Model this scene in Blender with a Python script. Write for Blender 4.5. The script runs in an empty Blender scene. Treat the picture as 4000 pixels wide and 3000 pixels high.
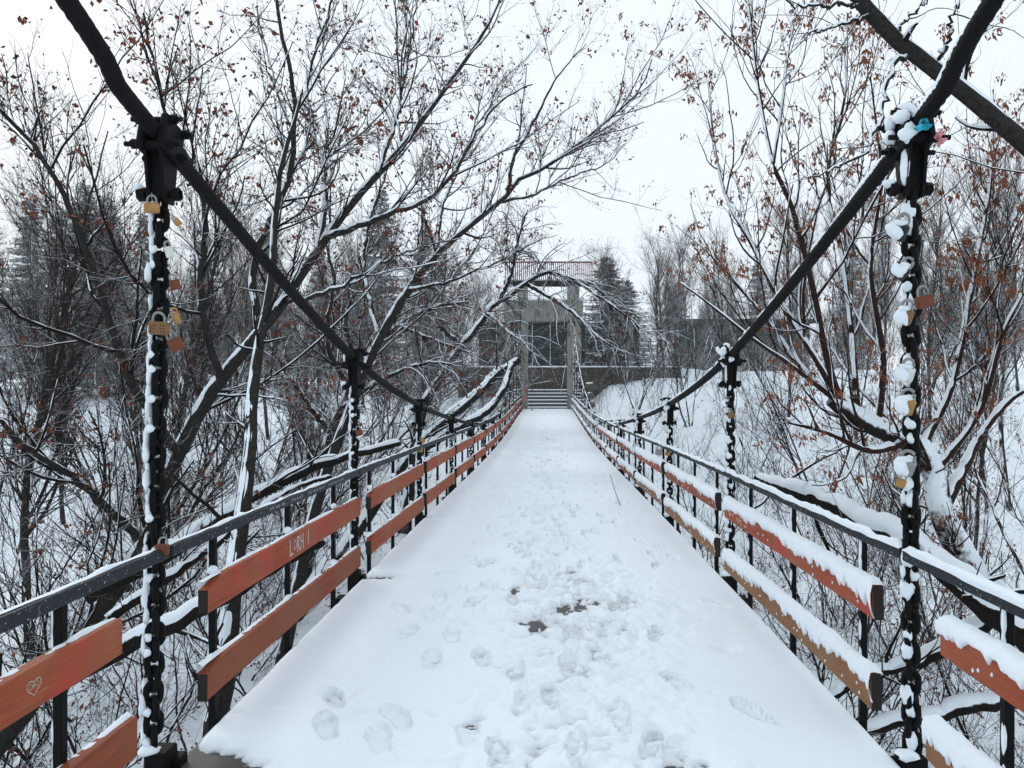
import bpy, math, random
import numpy as np
from mathutils import Matrix, Vector

rng = np.random.default_rng(7)
random.seed(7)
sc = bpy.context.scene
C = sc.collection
EYE = 1.47

# ------------------------------------------------------------------ camera, sky, sun, exposure
cam_d = bpy.data.cameras.new('camera')
cam = bpy.data.objects.new('camera', cam_d); C.objects.link(cam)
cam.location = (0, 0, EYE); cam.rotation_euler = (math.radians(90), 0, 0)
cam_d.sensor_width = 36; cam_d.lens = 27.0; cam_d.shift_x = -141/4000
cam_d.clip_start = 0.05; cam_d.clip_end = 3000
sc.camera = cam

SUN_EL, SUN_AZ = math.radians(26), math.radians(-38)
wd = bpy.data.worlds.new('World'); sc.world = wd; wd.use_nodes = True
nt = wd.node_tree; nt.nodes.clear()
w_out = nt.nodes.new('ShaderNodeOutputWorld'); w_bg = nt.nodes.new('ShaderNodeBackground')
sky = nt.nodes.new('ShaderNodeTexSky'); sky.sky_type = 'NISHITA'; sky.sun_disc = False
sky.sun_elevation = SUN_EL; sky.sun_rotation = SUN_AZ; sky.air_density = 2.0; sky.dust_density = 6.0
# closed cloud cover: the clear sky shows through only as a faint tint of an even pale layer
cl = nt.nodes.new('ShaderNodeMixRGB'); cl.blend_type = 'MIX'; cl.inputs[0].default_value = 0.98
cl.inputs[2].default_value = (8.05, 8.75, 9.45, 1)
nt.links.new(sky.outputs[0], cl.inputs[1]); nt.links.new(cl.outputs[0], w_bg.inputs[0])
w_bg.inputs[1].default_value = 0.122
nt.links.new(w_bg.outputs[0], w_out.inputs[0])
sun_d = bpy.data.lights.new('sun', 'SUN'); sun_d.energy = 1.2; sun_d.angle = math.radians(16); sun_d.color = (1, .98, .96)
sun = bpy.data.objects.new('sun', sun_d); C.objects.link(sun)
sun.rotation_euler = (math.radians(90)-SUN_EL, 0, -SUN_AZ+math.pi)
sun.rotation_euler = Vector((math.sin(SUN_AZ)*math.cos(SUN_EL)*-1, -math.cos(SUN_AZ)*math.cos(SUN_EL), -math.sin(SUN_EL))).to_track_quat('-Z', 'Y').to_euler()
vs = sc.view_settings
vs.view_transform = 'Standard'; vs.look = 'None'; vs.exposure = -0.03; vs.gamma = 1.0; vs.use_curve_mapping = False

# ------------------------------------------------------------------ helpers
def W(px, py, Y):
    """photo pixel at a depth along the bridge -> world point"""
    return np.array(((px-2141)/3000*Y, Y, EYE+(1500-py)/3000*Y))

def mesh_np(name, V, F, mats, smooth=True, mat_idx=None):
    """V (n,3); F (m,k) all the same k, or list of arrays"""
    me = bpy.data.meshes.new(name)
    Fs = F if isinstance(F, list) else [F]
    Fs = [np.asarray(f, np.int32) for f in Fs if len(f)]
    V = np.asarray(V, np.float32)
    loops = np.concatenate([f.ravel() for f in Fs])
    tot = np.concatenate([np.full(len(f), f.shape[1], np.int32) for f in Fs])
    st = np.concatenate([[0], np.cumsum(tot)[:-1]]).astype(np.int32)
    me.vertices.add(len(V)); me.vertices.foreach_set('co', V.ravel())
    me.loops.add(len(loops)); me.loops.foreach_set('vertex_index', loops)
    me.polygons.add(len(tot)); me.polygons.foreach_set('loop_start', st); me.polygons.foreach_set('loop_total', tot)
    if mat_idx is not None: me.polygons.foreach_set('material_index', np.asarray(mat_idx, np.int32))
    me.polygons.foreach_set('use_smooth', np.full(len(tot), smooth, dtype=bool))
    for m in (mats if isinstance(mats, (list, tuple)) else [mats]): me.materials.append(m)
    me.update(); me.validate()
    return me

def link(name, me, parent=None, loc=None, kind=None):
    o = bpy.data.objects.new(name, me); C.objects.link(o)
    if parent is not None: o.parent = parent
    if loc is not None: o.location = loc
    if kind: o['kind'] = kind
    return o

def tag(o, label, cat, group=None, kind=None):
    o['label'] = label; o['category'] = cat
    if group: o['group'] = group
    if kind: o['kind'] = kind
    return o

def empty(name, loc, label=None, cat=None, group=None):
    o = bpy.data.objects.new(name, None); C.objects.link(o); o.location = loc; o.empty_display_size = .1
    if label: tag(o, label, cat, group)
    return o

class MB:
    """collects verts and faces; build() links one mesh object"""
    def __init__(s): s.v = []; s.f4 = []; s.f3 = []; s.n = 0
    def add(s, V, F):
        V = np.asarray(V, float).reshape(-1, 3); F = np.asarray(F, int)
        (s.f4 if F.shape[1] == 4 else s.f3).append(F+s.n); s.v.append(V); s.n += len(V); return s
    def box(s, c, d, M=None):
        hx, hy, hz = np.array(d)/2
        V = np.array([(x, y, z) for x in (-hx, hx) for y in (-hy, hy) for z in (-hz, hz)])
        if M is not None: V = V @ np.array(M).T
        V = V+np.array(c)
        F = [(0,1,3,2),(4,6,7,5),(0,4,5,1),(2,3,7,6),(0,2,6,4),(1,5,7,3)]
        return s.add(V, F)
    def bbox(s, c, d, b, M=None):
        """box with bevelled edges"""
        h = np.array(d)/2; pts = []
        V = []; idx = {}
        for sx in (-1,1):
            for sy in (-1,1):
                for sz in (-1,1):
                    for ax in range(3):
                        p = np.array([sx,sy,sz])*(h-b); p[ax] += b*(sx,sy,sz)[ax]
                        idx[(sx,sy,sz,ax)] = len(V); V.append(p)
        F4 = []; F3 = []
        for ax in range(3):
            a, e = [(1,2),(2,0),(0,1)][ax]
            for sg in (-1,1):
                q = []
                for (u,v) in ((-1,-1),(1,-1),(1,1),(-1,1)):
                    k = [0,0,0]; k[ax] = sg; k[a] = u; k[e] = v; q.append(idx[(*k, ax)])
                F4.append(q if sg > 0 else q[::-1])
        for ax in range(3):
            a, e = [(1,2),(2,0),(0,1)][ax]
            for u in (-1,1):
                for v in (-1,1):
                    k0 = [0,0,0]; k0[ax] = -1; k0[a] = u; k0[e] = v; k1 = list(k0); k1[ax] = 1
                    q = [idx[(*k0,a)], idx[(*k1,a)], idx[(*k1,e)], idx[(*k0,e)]]
                    F4.append(q if u*v < 0 else q[::-1])
        for sx in (-1,1):
            for sy in (-1,1):
                for sz in (-1,1):
                    q = [idx[(sx,sy,sz,i)] for i in range(3)]
                    F3.append(q if sx*sy*sz > 0 else q[::-1])
        V = np.array(V)
        if M is not None: V = V @ np.array(M).T
        V = V+np.array(c); n0 = s.n
        s.add(V, F4); s.f3.append(np.array(F3)+n0); return s
    def cyl(s, a, b, r0, r1=None, n=8):
        a = np.array(a, float); b = np.array(b, float); r1 = r0 if r1 is None else r1
        V, F = tube_arrays(np.stack([a, b])[None], np.array([[r0, r1]]), n)
        n0 = s.n; s.add(V, F)
        for base, ctr, flip in ((0, a, True), (n, b, False)):
            s.v.append(ctr[None]); ci = s.n; s.n += 1
            T = [(n0+base+i, n0+base+(i+1) % n, ci) for i in range(n)]
            s.f3.append(np.array([t[::-1] for t in T] if flip else T))
        return s
    def build(s, name, mat, parent=None, smooth=False, kind=None, org=None):
        V = np.concatenate(s.v)
        if org is None: org = np.array(parent.location) if parent is not None else np.zeros(3)
        Fs = []
        if s.f4: Fs.append(np.concatenate(s.f4))
        if s.f3: Fs.append(np.concatenate(s.f3))
        me = mesh_np(name, V-org, Fs, mat, smooth)
        return link(name, me, parent, kind=kind)

UPREF = np.array([-0.30, -0.10, 0.95]); UPREF /= np.linalg.norm(UPREF)
def nrm(v): return v/np.maximum(np.linalg.norm(v, axis=-1, keepdims=True), 1e-9)

def tangents(P):
    T = np.empty_like(P); T[:, 1:-1] = P[:, 2:]-P[:, :-2]; T[:, 0] = P[:, 1]-P[:, 0]; T[:, -1] = P[:, -1]-P[:, -2]
    return nrm(T)

def tube_arrays(P, R, S, ref=UPREF):
    """many tubes at once: P (M,K,3), R (M,K) -> verts, quads. Vertex 0 of each ring points to the snow side."""
    M, K, _ = P.shape
    T = tangents(P)
    U = ref-(T@ref)[..., None]*T
    bad = np.linalg.norm(U, axis=-1) < .05
    U[bad] += np.array([.2, -.3, 0])
    U = nrm(U-(U*T).sum(-1, keepdims=True)*T); B = np.cross(T, U)
    a = np.arange(S)*2*np.pi/S
    V = P[:, :, None]+R[:, :, None, None]*(np.cos(a)[:, None]*U[:, :, None]+np.sin(a)[:, None]*B[:, :, None])
    m = np.arange(M)[:, None, None]*K*S; k = np.arange(K-1)[None, :, None]*S; s = np.arange(S)[None, None]; s2 = (s+1) % S
    F = np.stack([m+k+s, m+k+s2, m+k+S+s2, m+k+S+s], -1).reshape(-1, 4)
    return V.reshape(-1, 3), F

def spline(pts, K, jit=0.):
    """Catmull-Rom through the guide points, resampled to K points by length"""
    p = np.array(pts, float); q = np.vstack([2*p[0]-p[1], p, 2*p[-1]-p[-2]])
    t = np.linspace(0, 1, 12, endpoint=False)[:, None]; out = []
    for i in range(1, len(q)-2):
        a, b, c, d = q[i-1:i+3]
        out.append(.5*((2*b)+(-a+c)*t+(2*a-5*b+4*c-d)*t*t+(-a+3*b-3*c+d)*t**3))
    o = np.vstack(out+[p[-1:]]); L = np.concatenate([[0], np.cumsum(np.linalg.norm(np.diff(o, axis=0), axis=1))])
    s = np.linspace(0, L[-1], K); r = np.stack([np.interp(s, L, o[:, j]) for j in range(o.shape[1])], 1)
    if jit: r[1:-1, :3] += rng.normal(0, jit, (K-2, 3))
    return r

def vnoise1(x, seed=0):
    x = np.asarray(x, float); i = np.floor(x).astype(int); f = x-i; f = f*f*(3-2*f)
    h = lambda k: np.modf(np.abs(np.sin((k+seed*57.3)*12.9898)*43758.5453))[0]
    return h(i)*(1-f)+h(i+1)*f
def vnoise2(x, y, seed=0):
    x = np.asarray(x, float); y = np.asarray(y, float); i = np.floor(x).astype(np.int64); j = np.floor(y).astype(np.int64)
    fx = x-i; fy = y-j; fx = fx*fx*(3-2*fx); fy = fy*fy*(3-2*fy)
    def h(a, b):
        n = (a*374761393+b*668265263+seed*1442695041) & 0x7fffffff
        n = ((n ^ (n >> 13))*1274126177) & 0x7fffffff
        return ((n ^ (n >> 16)) & 0xffff)/65535.
    return (h(i, j)*(1-fx)+h(i+1, j)*fx)*(1-fy)+(h(i, j+1)*(1-fx)+h(i+1, j+1)*fx)*fy
def fbm(x, y, o=4, seed=0):
    s = 0; a = 1; n = 0
    for k in range(o): s = s+a*vnoise2(x*2**k+17*k, y*2**k-9*k, seed+k); n += a; a *= .5
    return s/n
def sstep(a, b, x): t = np.clip((x-a)/(b-a), 0, 1); return t*t*(3-2*t)

# ------------------------------------------------------------------ materials
def new_mat(name):
    m = bpy.data.materials.new(name); m.use_nodes = True; t = m.node_tree
    return m, t, t.nodes['Principled BSDF']
def node(t, kind, **kw):
    n = t.nodes.new(kind)
    for k, v in kw.items(): setattr(n, k, v)
    return n
def noise(t, scale, detail=4, rough=.55, vec=None, coords='Object', mscale=None):
    n = node(t, 'ShaderNodeTexNoise'); n.inputs['Scale'].default_value = scale; n.inputs['Detail'].default_value = detail; n.inputs['Roughness'].default_value = rough
    if vec is None:
        tc = node(t, 'ShaderNodeTexCoord'); vec = tc.outputs[coords]
    if mscale:
        mp = node(t, 'ShaderNodeMapping'); mp.inputs['Scale'].default_value = mscale; t.links.new(vec, mp.inputs[0]); vec = mp.outputs[0]
    t.links.new(vec, n.inputs['Vector']); return n.outputs['Fac']
def ramp(t, fac, stops):
    r = node(t, 'ShaderNodeValToRGB'); e = r.color_ramp.elements
    while len(e) < len(stops): e.new(.5)
    for el, (p, c) in zip(e, stops): el.position = p; el.color = (*c, 1) if len(c) == 3 else c
    t.links.new(fac, r.inputs[0]); return r.outputs[0]
def mix(t, fac, a, b):
    m = node(t, 'ShaderNodeMixRGB')
    for i, s in ((0, fac), (1, a), (2, b)):
        if hasattr(s, 'node'): t.links.new(s, m.inputs[i])
        elif isinstance(s, (int, float)): m.inputs[i].default_value = s
        else: m.inputs[i].default_value = (*s, 1)
    return m.outputs[0]
def math_n(t, op, a, b=None, clamp=False):
    m = node(t, 'ShaderNodeMath', operation=op); m.use_clamp = clamp
    for i, s in ((0, a), (1, b)):
        if s is None: continue
        if hasattr(s, 'node'): t.links.new(s, m.inputs[i])
        else: m.inputs[i].default_value = s
    return m.outputs[0]
def bump(t, b, h, strength=.3, dist=.01):
    n = node(t, 'ShaderNodeBump'); n.inputs['Strength'].default_value = strength; n.inputs['Distance'].default_value = dist
    t.links.new(h, n.inputs['Height']); t.links.new(n.outputs[0], b.inputs['Normal'])

SNOW = (.82, .885, .94)
def snow_mask(t, lo, hi, nscale=30, namp=.35):
    """1 where the surface faces the side snow settled on"""
    g = node(t, 'ShaderNodeNewGeometry'); d = node(t, 'ShaderNodeVectorMath', operation='DOT_PRODUCT')
    t.links.new(g.outputs['Normal'], d.inputs[0]); d.inputs[1].default_value = tuple(UPREF)
    n = noise(t, nscale, 2, vec=g.outputs['Position'])
    s = math_n(t, 'ADD', d.outputs['Value'], math_n(t, 'MULTIPLY', math_n(t, 'SUBTRACT', n, .5), namp*2))
    mr = node(t, 'ShaderNodeMapRange'); mr.inputs[1].default_value = lo; mr.inputs[2].default_value = hi
    t.links.new(s, mr.inputs[0]); return mr.outputs[0]

def mat_snow(name='snow', col=SNOW, bs=.45, litter=False):
    m, t, b = new_mat(name); g = node(t, 'ShaderNodeNewGeometry')
    n = noise(t, 180, 3, vec=g.outputs['Position']); n2 = noise(t, 14, 3, vec=g.outputs['Position'])
    c = mix(t, n2, tuple(x*.96 for x in col), col)
    if litter:
        f = ramp(t, noise(t, 5.5, 6, .75, vec=g.outputs['Position']), [(.60, (0,0,0)), (.68, (1,1,1))])
        f2 = ramp(t, noise(t, .35, 3, .6, vec=g.outputs['Position']), [(.40, (0,0,0)), (.62, (1,1,1))])
        f = math_n(t, 'MULTIPLY', f, f2)
        c = mix(t, f, c, mix(t, n, (.05, .03, .02), (.13, .07, .045)))
    t.links.new(c, b.inputs['Base Color']); b.inputs['Roughness'].default_value = .75
    b.inputs['Specular IOR Level'].default_value = .25
    h = math_n(t, 'ADD', n, math_n(t, 'MULTIPLY', n2, 2.0)); bump(t, b, h, bs, .006)
    return m
def mat_bark(name, c0, c1, lo=.62, hi=.8, nscale=22, scale=35, snow=True):
    m, t, b = new_mat(name); g = node(t, 'ShaderNodeNewGeometry')
    n = noise(t, scale, 5, .65, vec=g.outputs['Position'])
    big = noise(t, 1.7, 3, vec=g.outputs['Position'])
    oi = node(t, 'ShaderNodeObjectInfo')
    c = mix(t, ramp(t, n, [(.3, (0,0,0)), (.7, (1,1,1))]), c0, c1)
    c = mix(t, math_n(t, 'MULTIPLY', big, .5), c, tuple(x*.45 for x in c0))
    if snow: c = mix(t, snow_mask(t, lo, hi, nscale), c, SNOW)
    t.links.new(c, b.inputs['Base Color']); b.inputs['Roughness'].default_value = .9; b.inputs['Specular IOR Level'].default_value = .1
    if scale < 100: bump(t, b, n, .5, .012)
    return m
def mat_wood(name, paint, bare, wear=.5, dark=.25, red=None):
    m, t, b = new_mat(name); tc = node(t, 'ShaderNodeTexCoord'); v = tc.outputs['Object']
    oi = node(t, 'ShaderNodeObjectInfo')
    va = node(t, 'ShaderNodeVectorMath', operation='ADD'); sc_ = node(t, 'ShaderNodeVectorMath', operation='SCALE'); sc_.inputs[0].default_value = (31, 17, 23)
    t.links.new(oi.outputs['Random'], sc_.inputs['Scale']); t.links.new(v, va.inputs[0]); t.links.new(sc_.outputs[0], va.inputs[1]); v = va.outputs[0]
    grain = noise(t, 14, 6, .7, vec=v, mscale=(.22, 4, 6)); fine = noise(t, 60, 4, .7, vec=v, mscale=(.12, 3, 3)); pat = noise(t, 6.5, 7, .78, vec=v, mscale=(.55, 1.6, 2.6))
    c = mix(t, ramp(t, grain, [(.35, (0,0,0)), (.65, (1,1,1))]), tuple(x*.55 for x in paint), paint)
    c = mix(t, ramp(t, noise(t, 1.6, 3, .6, vec=v), [(.35, (0,0,0)), (.65, (1,1,1))]), c, mix(t, fine, tuple(x*.6 for x in paint), bare))
    if red: c = mix(t, ramp(t, noise(t, 2.1, 3, .6, vec=v), [(.50, (0,0,0)), (.60, (.85,.85,.85))]), c, red)
    w = ramp(t, math_n(t, 'ADD', math_n(t, 'MULTIPLY', pat, .65), math_n(t, 'MULTIPLY', fine, .35)), [(1-wear-.06, (0,0,0)), (1-wear+.05, (1,1,1))])
    c = mix(t, w, c, bare)
    dk = ramp(t, math_n(t, 'ADD', math_n(t, 'MULTIPLY', grain, .7), math_n(t, 'MULTIPLY', pat, .3)), [(dark, (1,1,1)), (dark+.1, (0,0,0))])
    c = mix(t, math_n(t, 'MULTIPLY', dk, .75), c, (.045, .022, .014))
    t.links.new(c, b.inputs['Base Color']); b.inputs['Roughness'].default_value = .7; b.inputs['Specular IOR Level'].default_value = .3
    bump(t, b, math_n(t, 'ADD', fine, grain), .45, .004); return m
def mat_metal(name, c=(.0035, .0038, .0042), rough=.62, speck=None, spec=.10, rust=None):
    m, t, b = new_mat(name); g = node(t, 'ShaderNodeNewGeometry')
    n = noise(t, 45, 4, .6, vec=g.outputs['Position'])
    col = mix(t, n, tuple(x*.6 for x in c), tuple(x*1.5 for x in c))
    if rust: col = mix(t, ramp(t, noise(t, 25, 5, .7, vec=g.outputs['Position']), [(.52, (0,0,0)), (.68, (1,1,1))]), col, rust)
    if speck: col = mix(t, ramp(t, noise(t, 110, 3, .6, vec=g.outputs['Position']), [(speck, (0,0,0)), (speck+.06, (1,1,1))]), col, SNOW)
    t.links.new(col, b.inputs['Base Color']); b.inputs['Roughness'].default_value = rough; b.inputs['Specular IOR Level'].default_value = spec
    bump(t, b, n, .3, .003); return m
def mat_plain(name, c, rough=.7, metal=0, var=.25, scale=12, spec=.4):
    m, t, b = new_mat(name); n = noise(t, scale, 5, .6)
    t.links.new(mix(t, n, tuple(x*(1-var) for x in c), tuple(min(1, x*(1+var)) for x in c)), b.inputs['Base Color'])
    b.inputs['Roughness'].default_value = rough; b.inputs['Metallic'].default_value = metal; b.inputs['Specular IOR Level'].default_value = spec
    bump(t, b, n, .2, .01); return m

M_snow = mat_snow()
def mat_decksnow():
    m, t, b = new_mat('trodden_snow'); g = node(t, 'ShaderNodeNewGeometry'); at = node(t, 'ShaderNodeAttribute'); at.attribute_name = 'thin'
    n = noise(t, 150, 3, vec=g.outputs['Position']); n2 = noise(t, 30, 4, .7, vec=g.outputs['Position'])
    f = math_n(t, 'ADD', at.outputs['Fac'], math_n(t, 'MULTIPLY', math_n(t, 'SUBTRACT', n2, .5), .5))
    c = ramp(t, f, [(.50, SNOW), (.85, (.66, .71, .75)), (1.05, (.32, .32, .32))])
    t.links.new(c, b.inputs['Base Color']); b.inputs['Roughness'].default_value = .7; b.inputs['Specular IOR Level'].default_value = .25
    bump(t, b, math_n(t, 'ADD', n, math_n(t, 'MULTIPLY', n2, 1.5)), .35, .006); return m
M_decksnow = mat_decksnow()
M_ground = mat_snow('snowy_ground', litter=True)
M_bark = mat_bark('bark_dark', (.005, .0045, .004), (.024, .020, .018), lo=.55, hi=.7)
M_barksnowy = mat_bark('bark_snow_plastered', (.012, .010, .009), (.045, .036, .032), lo=-.05, hi=.16, nscale=16)
M_barkgrey = mat_bark('bark_grey', (.012, .011, .010), (.052, .047, .043), lo=.62, hi=.8)
M_barkred = mat_bark('bark_red_brown', (.018, .009, .008), (.060, .029, .024), lo=.72, hi=.9)
M_twig = mat_bark('twig_dark', (.006, .005, .0045), (.022, .017, .015), lo=.55, hi=.75, scale=140, nscale=9)
M_twigred = mat_bark('twig_red_brown', (.018, .010, .008), (.048, .024, .019), lo=.58, hi=.80, scale=140, nscale=9)
M_twigfar = mat_bark('twig_grey', (.014, .013, .013), (.045, .041, .039), lo=.50, hi=.75, scale=140, nscale=5)
M_twigbare = mat_bark('twig_bare', (.014, .010, .009), (.038, .027, .024), lo=.74, hi=.95, scale=140, nscale=9)
M_metal = mat_metal('black_paint')
M_rail = mat_metal('rail_grey_paint', (.024, .028, .032), .6, speck=.66)
M_cable = mat_metal('wire_rope', (.009, .009, .0095), .7)
M_wood = mat_wood('plank_orange_paint', (.36, .056, .014), (.36, .135, .055), .36, .33)
M_woodred = mat_wood('plank_red_paint', (.36, .052, .014), (.38, .14, .065), .36, .33, red=(.40, .046, .026))
M_wooddull = mat_wood('plank_brown_paint', (.28, .052, .014), (.28, .10, .042), .34, .32)
M_woodtan = mat_wood('plank_tan_paint', (.28, .12, .045), (.30, .17, .08), .35)
M_endgrain = mat_plain('plank_end', (.018, .014, .012), .9)
M_deck = mat_plain('wet_deck', (.060, .055, .050), .55, scale=25)
def mat_concrete(name):
    m, t, b = new_mat(name); n = noise(t, 5, 6, .65); st_ = noise(t, 4, 5, .7, mscale=(2.2, 2.2, .25)); fine = noise(t, 40, 4)
    c = mix(t, n, (.17, .172, .155), (.31, .31, .285)); c = mix(t, ramp(t, st_, [(.48, (0,0,0)), (.66, (1,1,1))]), c, (.075, .078, .062))
    t.links.new(c, b.inputs['Base Color']); b.inputs['Roughness'].default_value = .95; bump(t, b, math_n(t, 'ADD', n, fine), .5, .02); return m
M_concrete = mat_concrete('weathered_concrete')
M_greenwall = mat_plain('dark_green_panel', (.004, .020, .019), .8, var=.5, scale=3)
M_stone = mat_plain('field_stone', (.10, .09, .070), .9, var=.6, scale=9)
M_mortar = mat_plain('mortar', (.045, .043, .038), .95)
M_stepstone = mat_plain('step_stone', (.07, .07, .068), .9)
M_redpaint = mat_plain('red_paint', (.20, .022, .032), .7)
M_pink = mat_plain('pink_red_spray', (.62, .035, .09), .8)
M_whitepaint = mat_plain('white_paint', (.70, .71, .72), .7)
M_brass = mat_plain('brass', (.36, .19, .06), .5, .2, .4, 60)
M_brassdull = mat_plain('dull_brass', (.20, .105, .042), .6, .1, .5, 80)
M_rust = mat_plain('rusty_steel', (.15, .045, .022), .8, 0, .5, 60)
M_silver = mat_plain('silver_steel', (.26, .265, .26), .45, .3, .3, 60)
M_paleyel = mat_plain('pale_plastic', (.62, .63, .58), .5)
M_blackpl = mat_plain('black_plastic', (.012, .012, .014), .4)
M_cyan = mat_plain('cyan_cloth', (.04, .46, .60), .9)
M_pinkcl = mat_plain('pink_cloth', (.78, .34, .38), .9)
M_leaf = mat_plain('dead_leaf_rust', (.17, .045, .022), .85, 0, .55, 7)
M_leafdk = mat_plain('dead_leaf_dark', (.065, .018, .015), .85, 0, .5, 7)
M_key = mat_plain('dry_maple_keys', (.23, .078, .032), .85, 0, .5, 9)
M_needle = mat_bark('spruce_needles', (.018, .032, .026), (.045, .068, .055), lo=.35, hi=.8, scale=20, nscale=4)
M_roofdark = mat_plain('dark_roof', (.018, .022, .022), .7)
M_scratch = mat_plain('scratch_pale', (.62, .48, .38), .9)
M_scratchgrey = mat_plain('chalk_grey', (.55, .56, .57), .9)
M_yellow = mat_plain('yellow_spray', (.75, .42, .05), .8)
M_redspray = mat_plain('red_spray', (.58, .03, .02), .8)

# ------------------------------------------------------------------ terrain
def deck_z(Y): return -.27*np.sin(np.pi*np.clip(np.asarray(Y, float)/44, 0, 1))**2
def terrain(x, y):
    x = np.asarray(x, float); y = np.asarray(y, float)
    left = -3.7+4.65*sstep(14, 72, y)
    right = -3.9+5.1*sstep(20, 50, y)+.45*sstep(2, 9, x)*sstep(38, 50, y)
    k = sstep(-3, 3, x); z = left*(1-k)+right*k
    z = z+(3.3*(1-sstep(-6, 3.5, y)))
    ab = (1-sstep(2.2, 4.2, np.abs(x)))*sstep(38, 43, y); z = z*(1-ab)+ab*(-.25)
    back = sstep(50.2, 51.5, y)*sstep(-8, -5, x); z = np.where(y > 50.1, z*(1-back)+back*2.35, z)
    z = z+.010*np.clip(y-75, 0, None)*1.0
    z = z-.8*np.exp(-((y-13)/4.)**2)*sstep(4, 30, np.abs(x)+6)
    st = (1-ab)
    return z+st*((fbm(x*.25, y*.25, 4, 3)-.5)*.9+(fbm(x*1.3, y*1.3, 3, 5)-.5)*.22)
def axis(a): return np.unique(np.round(np.concatenate(a), 3))
gx = axis([np.linspace(-16, 16, 110), np.linspace(-60, 60, 100), np.linspace(-150, 150, 30)])
gy = axis([np.linspace(-8, 55, 170), np.linspace(55, 130, 50), np.linspace(130, 150, 6), [-30, -15]])
GX, GY = np.meshgrid(gx, gy); GZ = terrain(GX, GY)
nx, ny = len(gx), len(gy); i = np.arange(nx-1)[None]; j = np.arange(ny-1)[:, None]
F = np.stack([j*nx+i, j*nx+i+1, (j+1)*nx+i+1, (j+1)*nx+i], -1).reshape(-1, 4)
g = link('ground', mesh_np('ground', np.stack([GX, GY, GZ], -1).reshape(-1, 3), F, M_ground), kind='structure')

# ------------------------------------------------------------------ bridge geometry
SP = 2.96
XL, XR = -1.4925, 1.381
cab_pts = [(-4, 3.6), (-1.5, 2.75), (0, 2.15), (2.38, 1.19), (2.96, .945), (5.92, .195), (8.88, -.245), (11.84, -.53), (14.8, -.76), (17.76, -.91), (20.7, -.975),
           (23.7, -.88), (26.6, -.55), (29.6, -.15), (32.6, .45), (35.5, 1.2), (38.5, 2.2), (41.4, 3.5), (43.8, 4.9)]
_cy = spline(cab_pts, 1200)
def cab_z(Y): return EYE+np.interp(Y, _cy[:, 0], _cy[:, 1])
ORD = ['', 'first', 'second', 'third', 'fourth', 'fifth', 'sixth', 'seventh', 'eighth', 'ninth', 'tenth', 'eleventh', 'twelfth', 'thirteenth', 'fourteenth']
HY = {'L': [SP*n for n in range(1, 15)], 'R': [2.90*n+.02+.0*n for n in range(1, 15)]}
HX = {'L': XL, 'R': XR}
SIDE = {'L': 'left', 'R': 'right'}

# deck
DL, DR = -1.44, 1.345
deck = empty('footbridge_deck', (0, 0, 0), 'long narrow footbridge deck under trampled snow leading to the concrete gate', 'bridge deck')
ys = np.linspace(-2, 43.9, 120)
def strip(xs, zs_of, ys_):
    V = np.array([(x, y, zs_of(y)+dz) for y in ys_ for x, dz in xs]); n = len(xs); m = len(ys_)
    F = [(a*n+b, a*n+(b+1) % n, (a+1)*n+(b+1) % n, (a+1)*n+b) for a in range(m-1) for b in range(n)]
    return V, F
mb = MB(); mb.add(*strip([(DL, -.07), (DR, -.07), (DR, 0), (DL, 0)], deck_z, ys)); mb.build('deck_slab', M_deck, deck)
for x in (DL+.05, DR-.05):
    mb = MB(); mb.add(*strip([(x-.05, -.25), (x+.05, -.25), (x+.05, -.074), (x-.05, -.074)], deck_z, ys)); mb.build('side_beam', M_metal, deck)
for n in range(14):
    y = (HY['L'][n]+HY['R'][n])/2; mb = MB(); mb.box((-.05, y, deck_z(y)-.18), (XR-XL+.25, .12, .14)); mb.build('cross_beam', M_metal, deck)
# snow cover with footprints
cols = np.linspace(DL-.01, DR+.012, 270); rows = [0.5]
while rows[-1] < 43.7: rows.append(rows[-1]+.0105*(max(rows[-1], 2.6)/3)**1.5)
rows = np.array(rows)
SX, SY = np.meshgrid(cols, rows)
H = .046+.014*(fbm(SX*1.1, SY*.9, 4, 11)-.5)+.004*(fbm(SX*9, SY*9, 3, 13)-.5)
lane = np.exp(-((SX-.02-.14*np.sin(SY*.35))/.50)**2)
tramp = lane*(.35+.65*sstep(.42, .66, fbm(SX*.6+3, SY*.55, 3, 21)))*sstep(1.5, 3, SY)
band = np.exp(-((SY-5.3)/.9)**2)*np.exp(-((SX-.05)/.75)**2); tramp = np.clip(tramp*.85+band*.45, 0, 1)
clump = fbm(SX*11, SY*11, 4, 31); cl2 = fbm(SX*24, SY*24, 3, 37)
ridg = 1-np.abs(2*fbm(SX*7, SY*8.5, 4, 33)-1)
H += tramp*(-.008+.070*np.clip(clump-.5, -.3, .5)+.035*(cl2-.5)-.030*np.clip(ridg-.72, 0, 1)*3)
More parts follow.
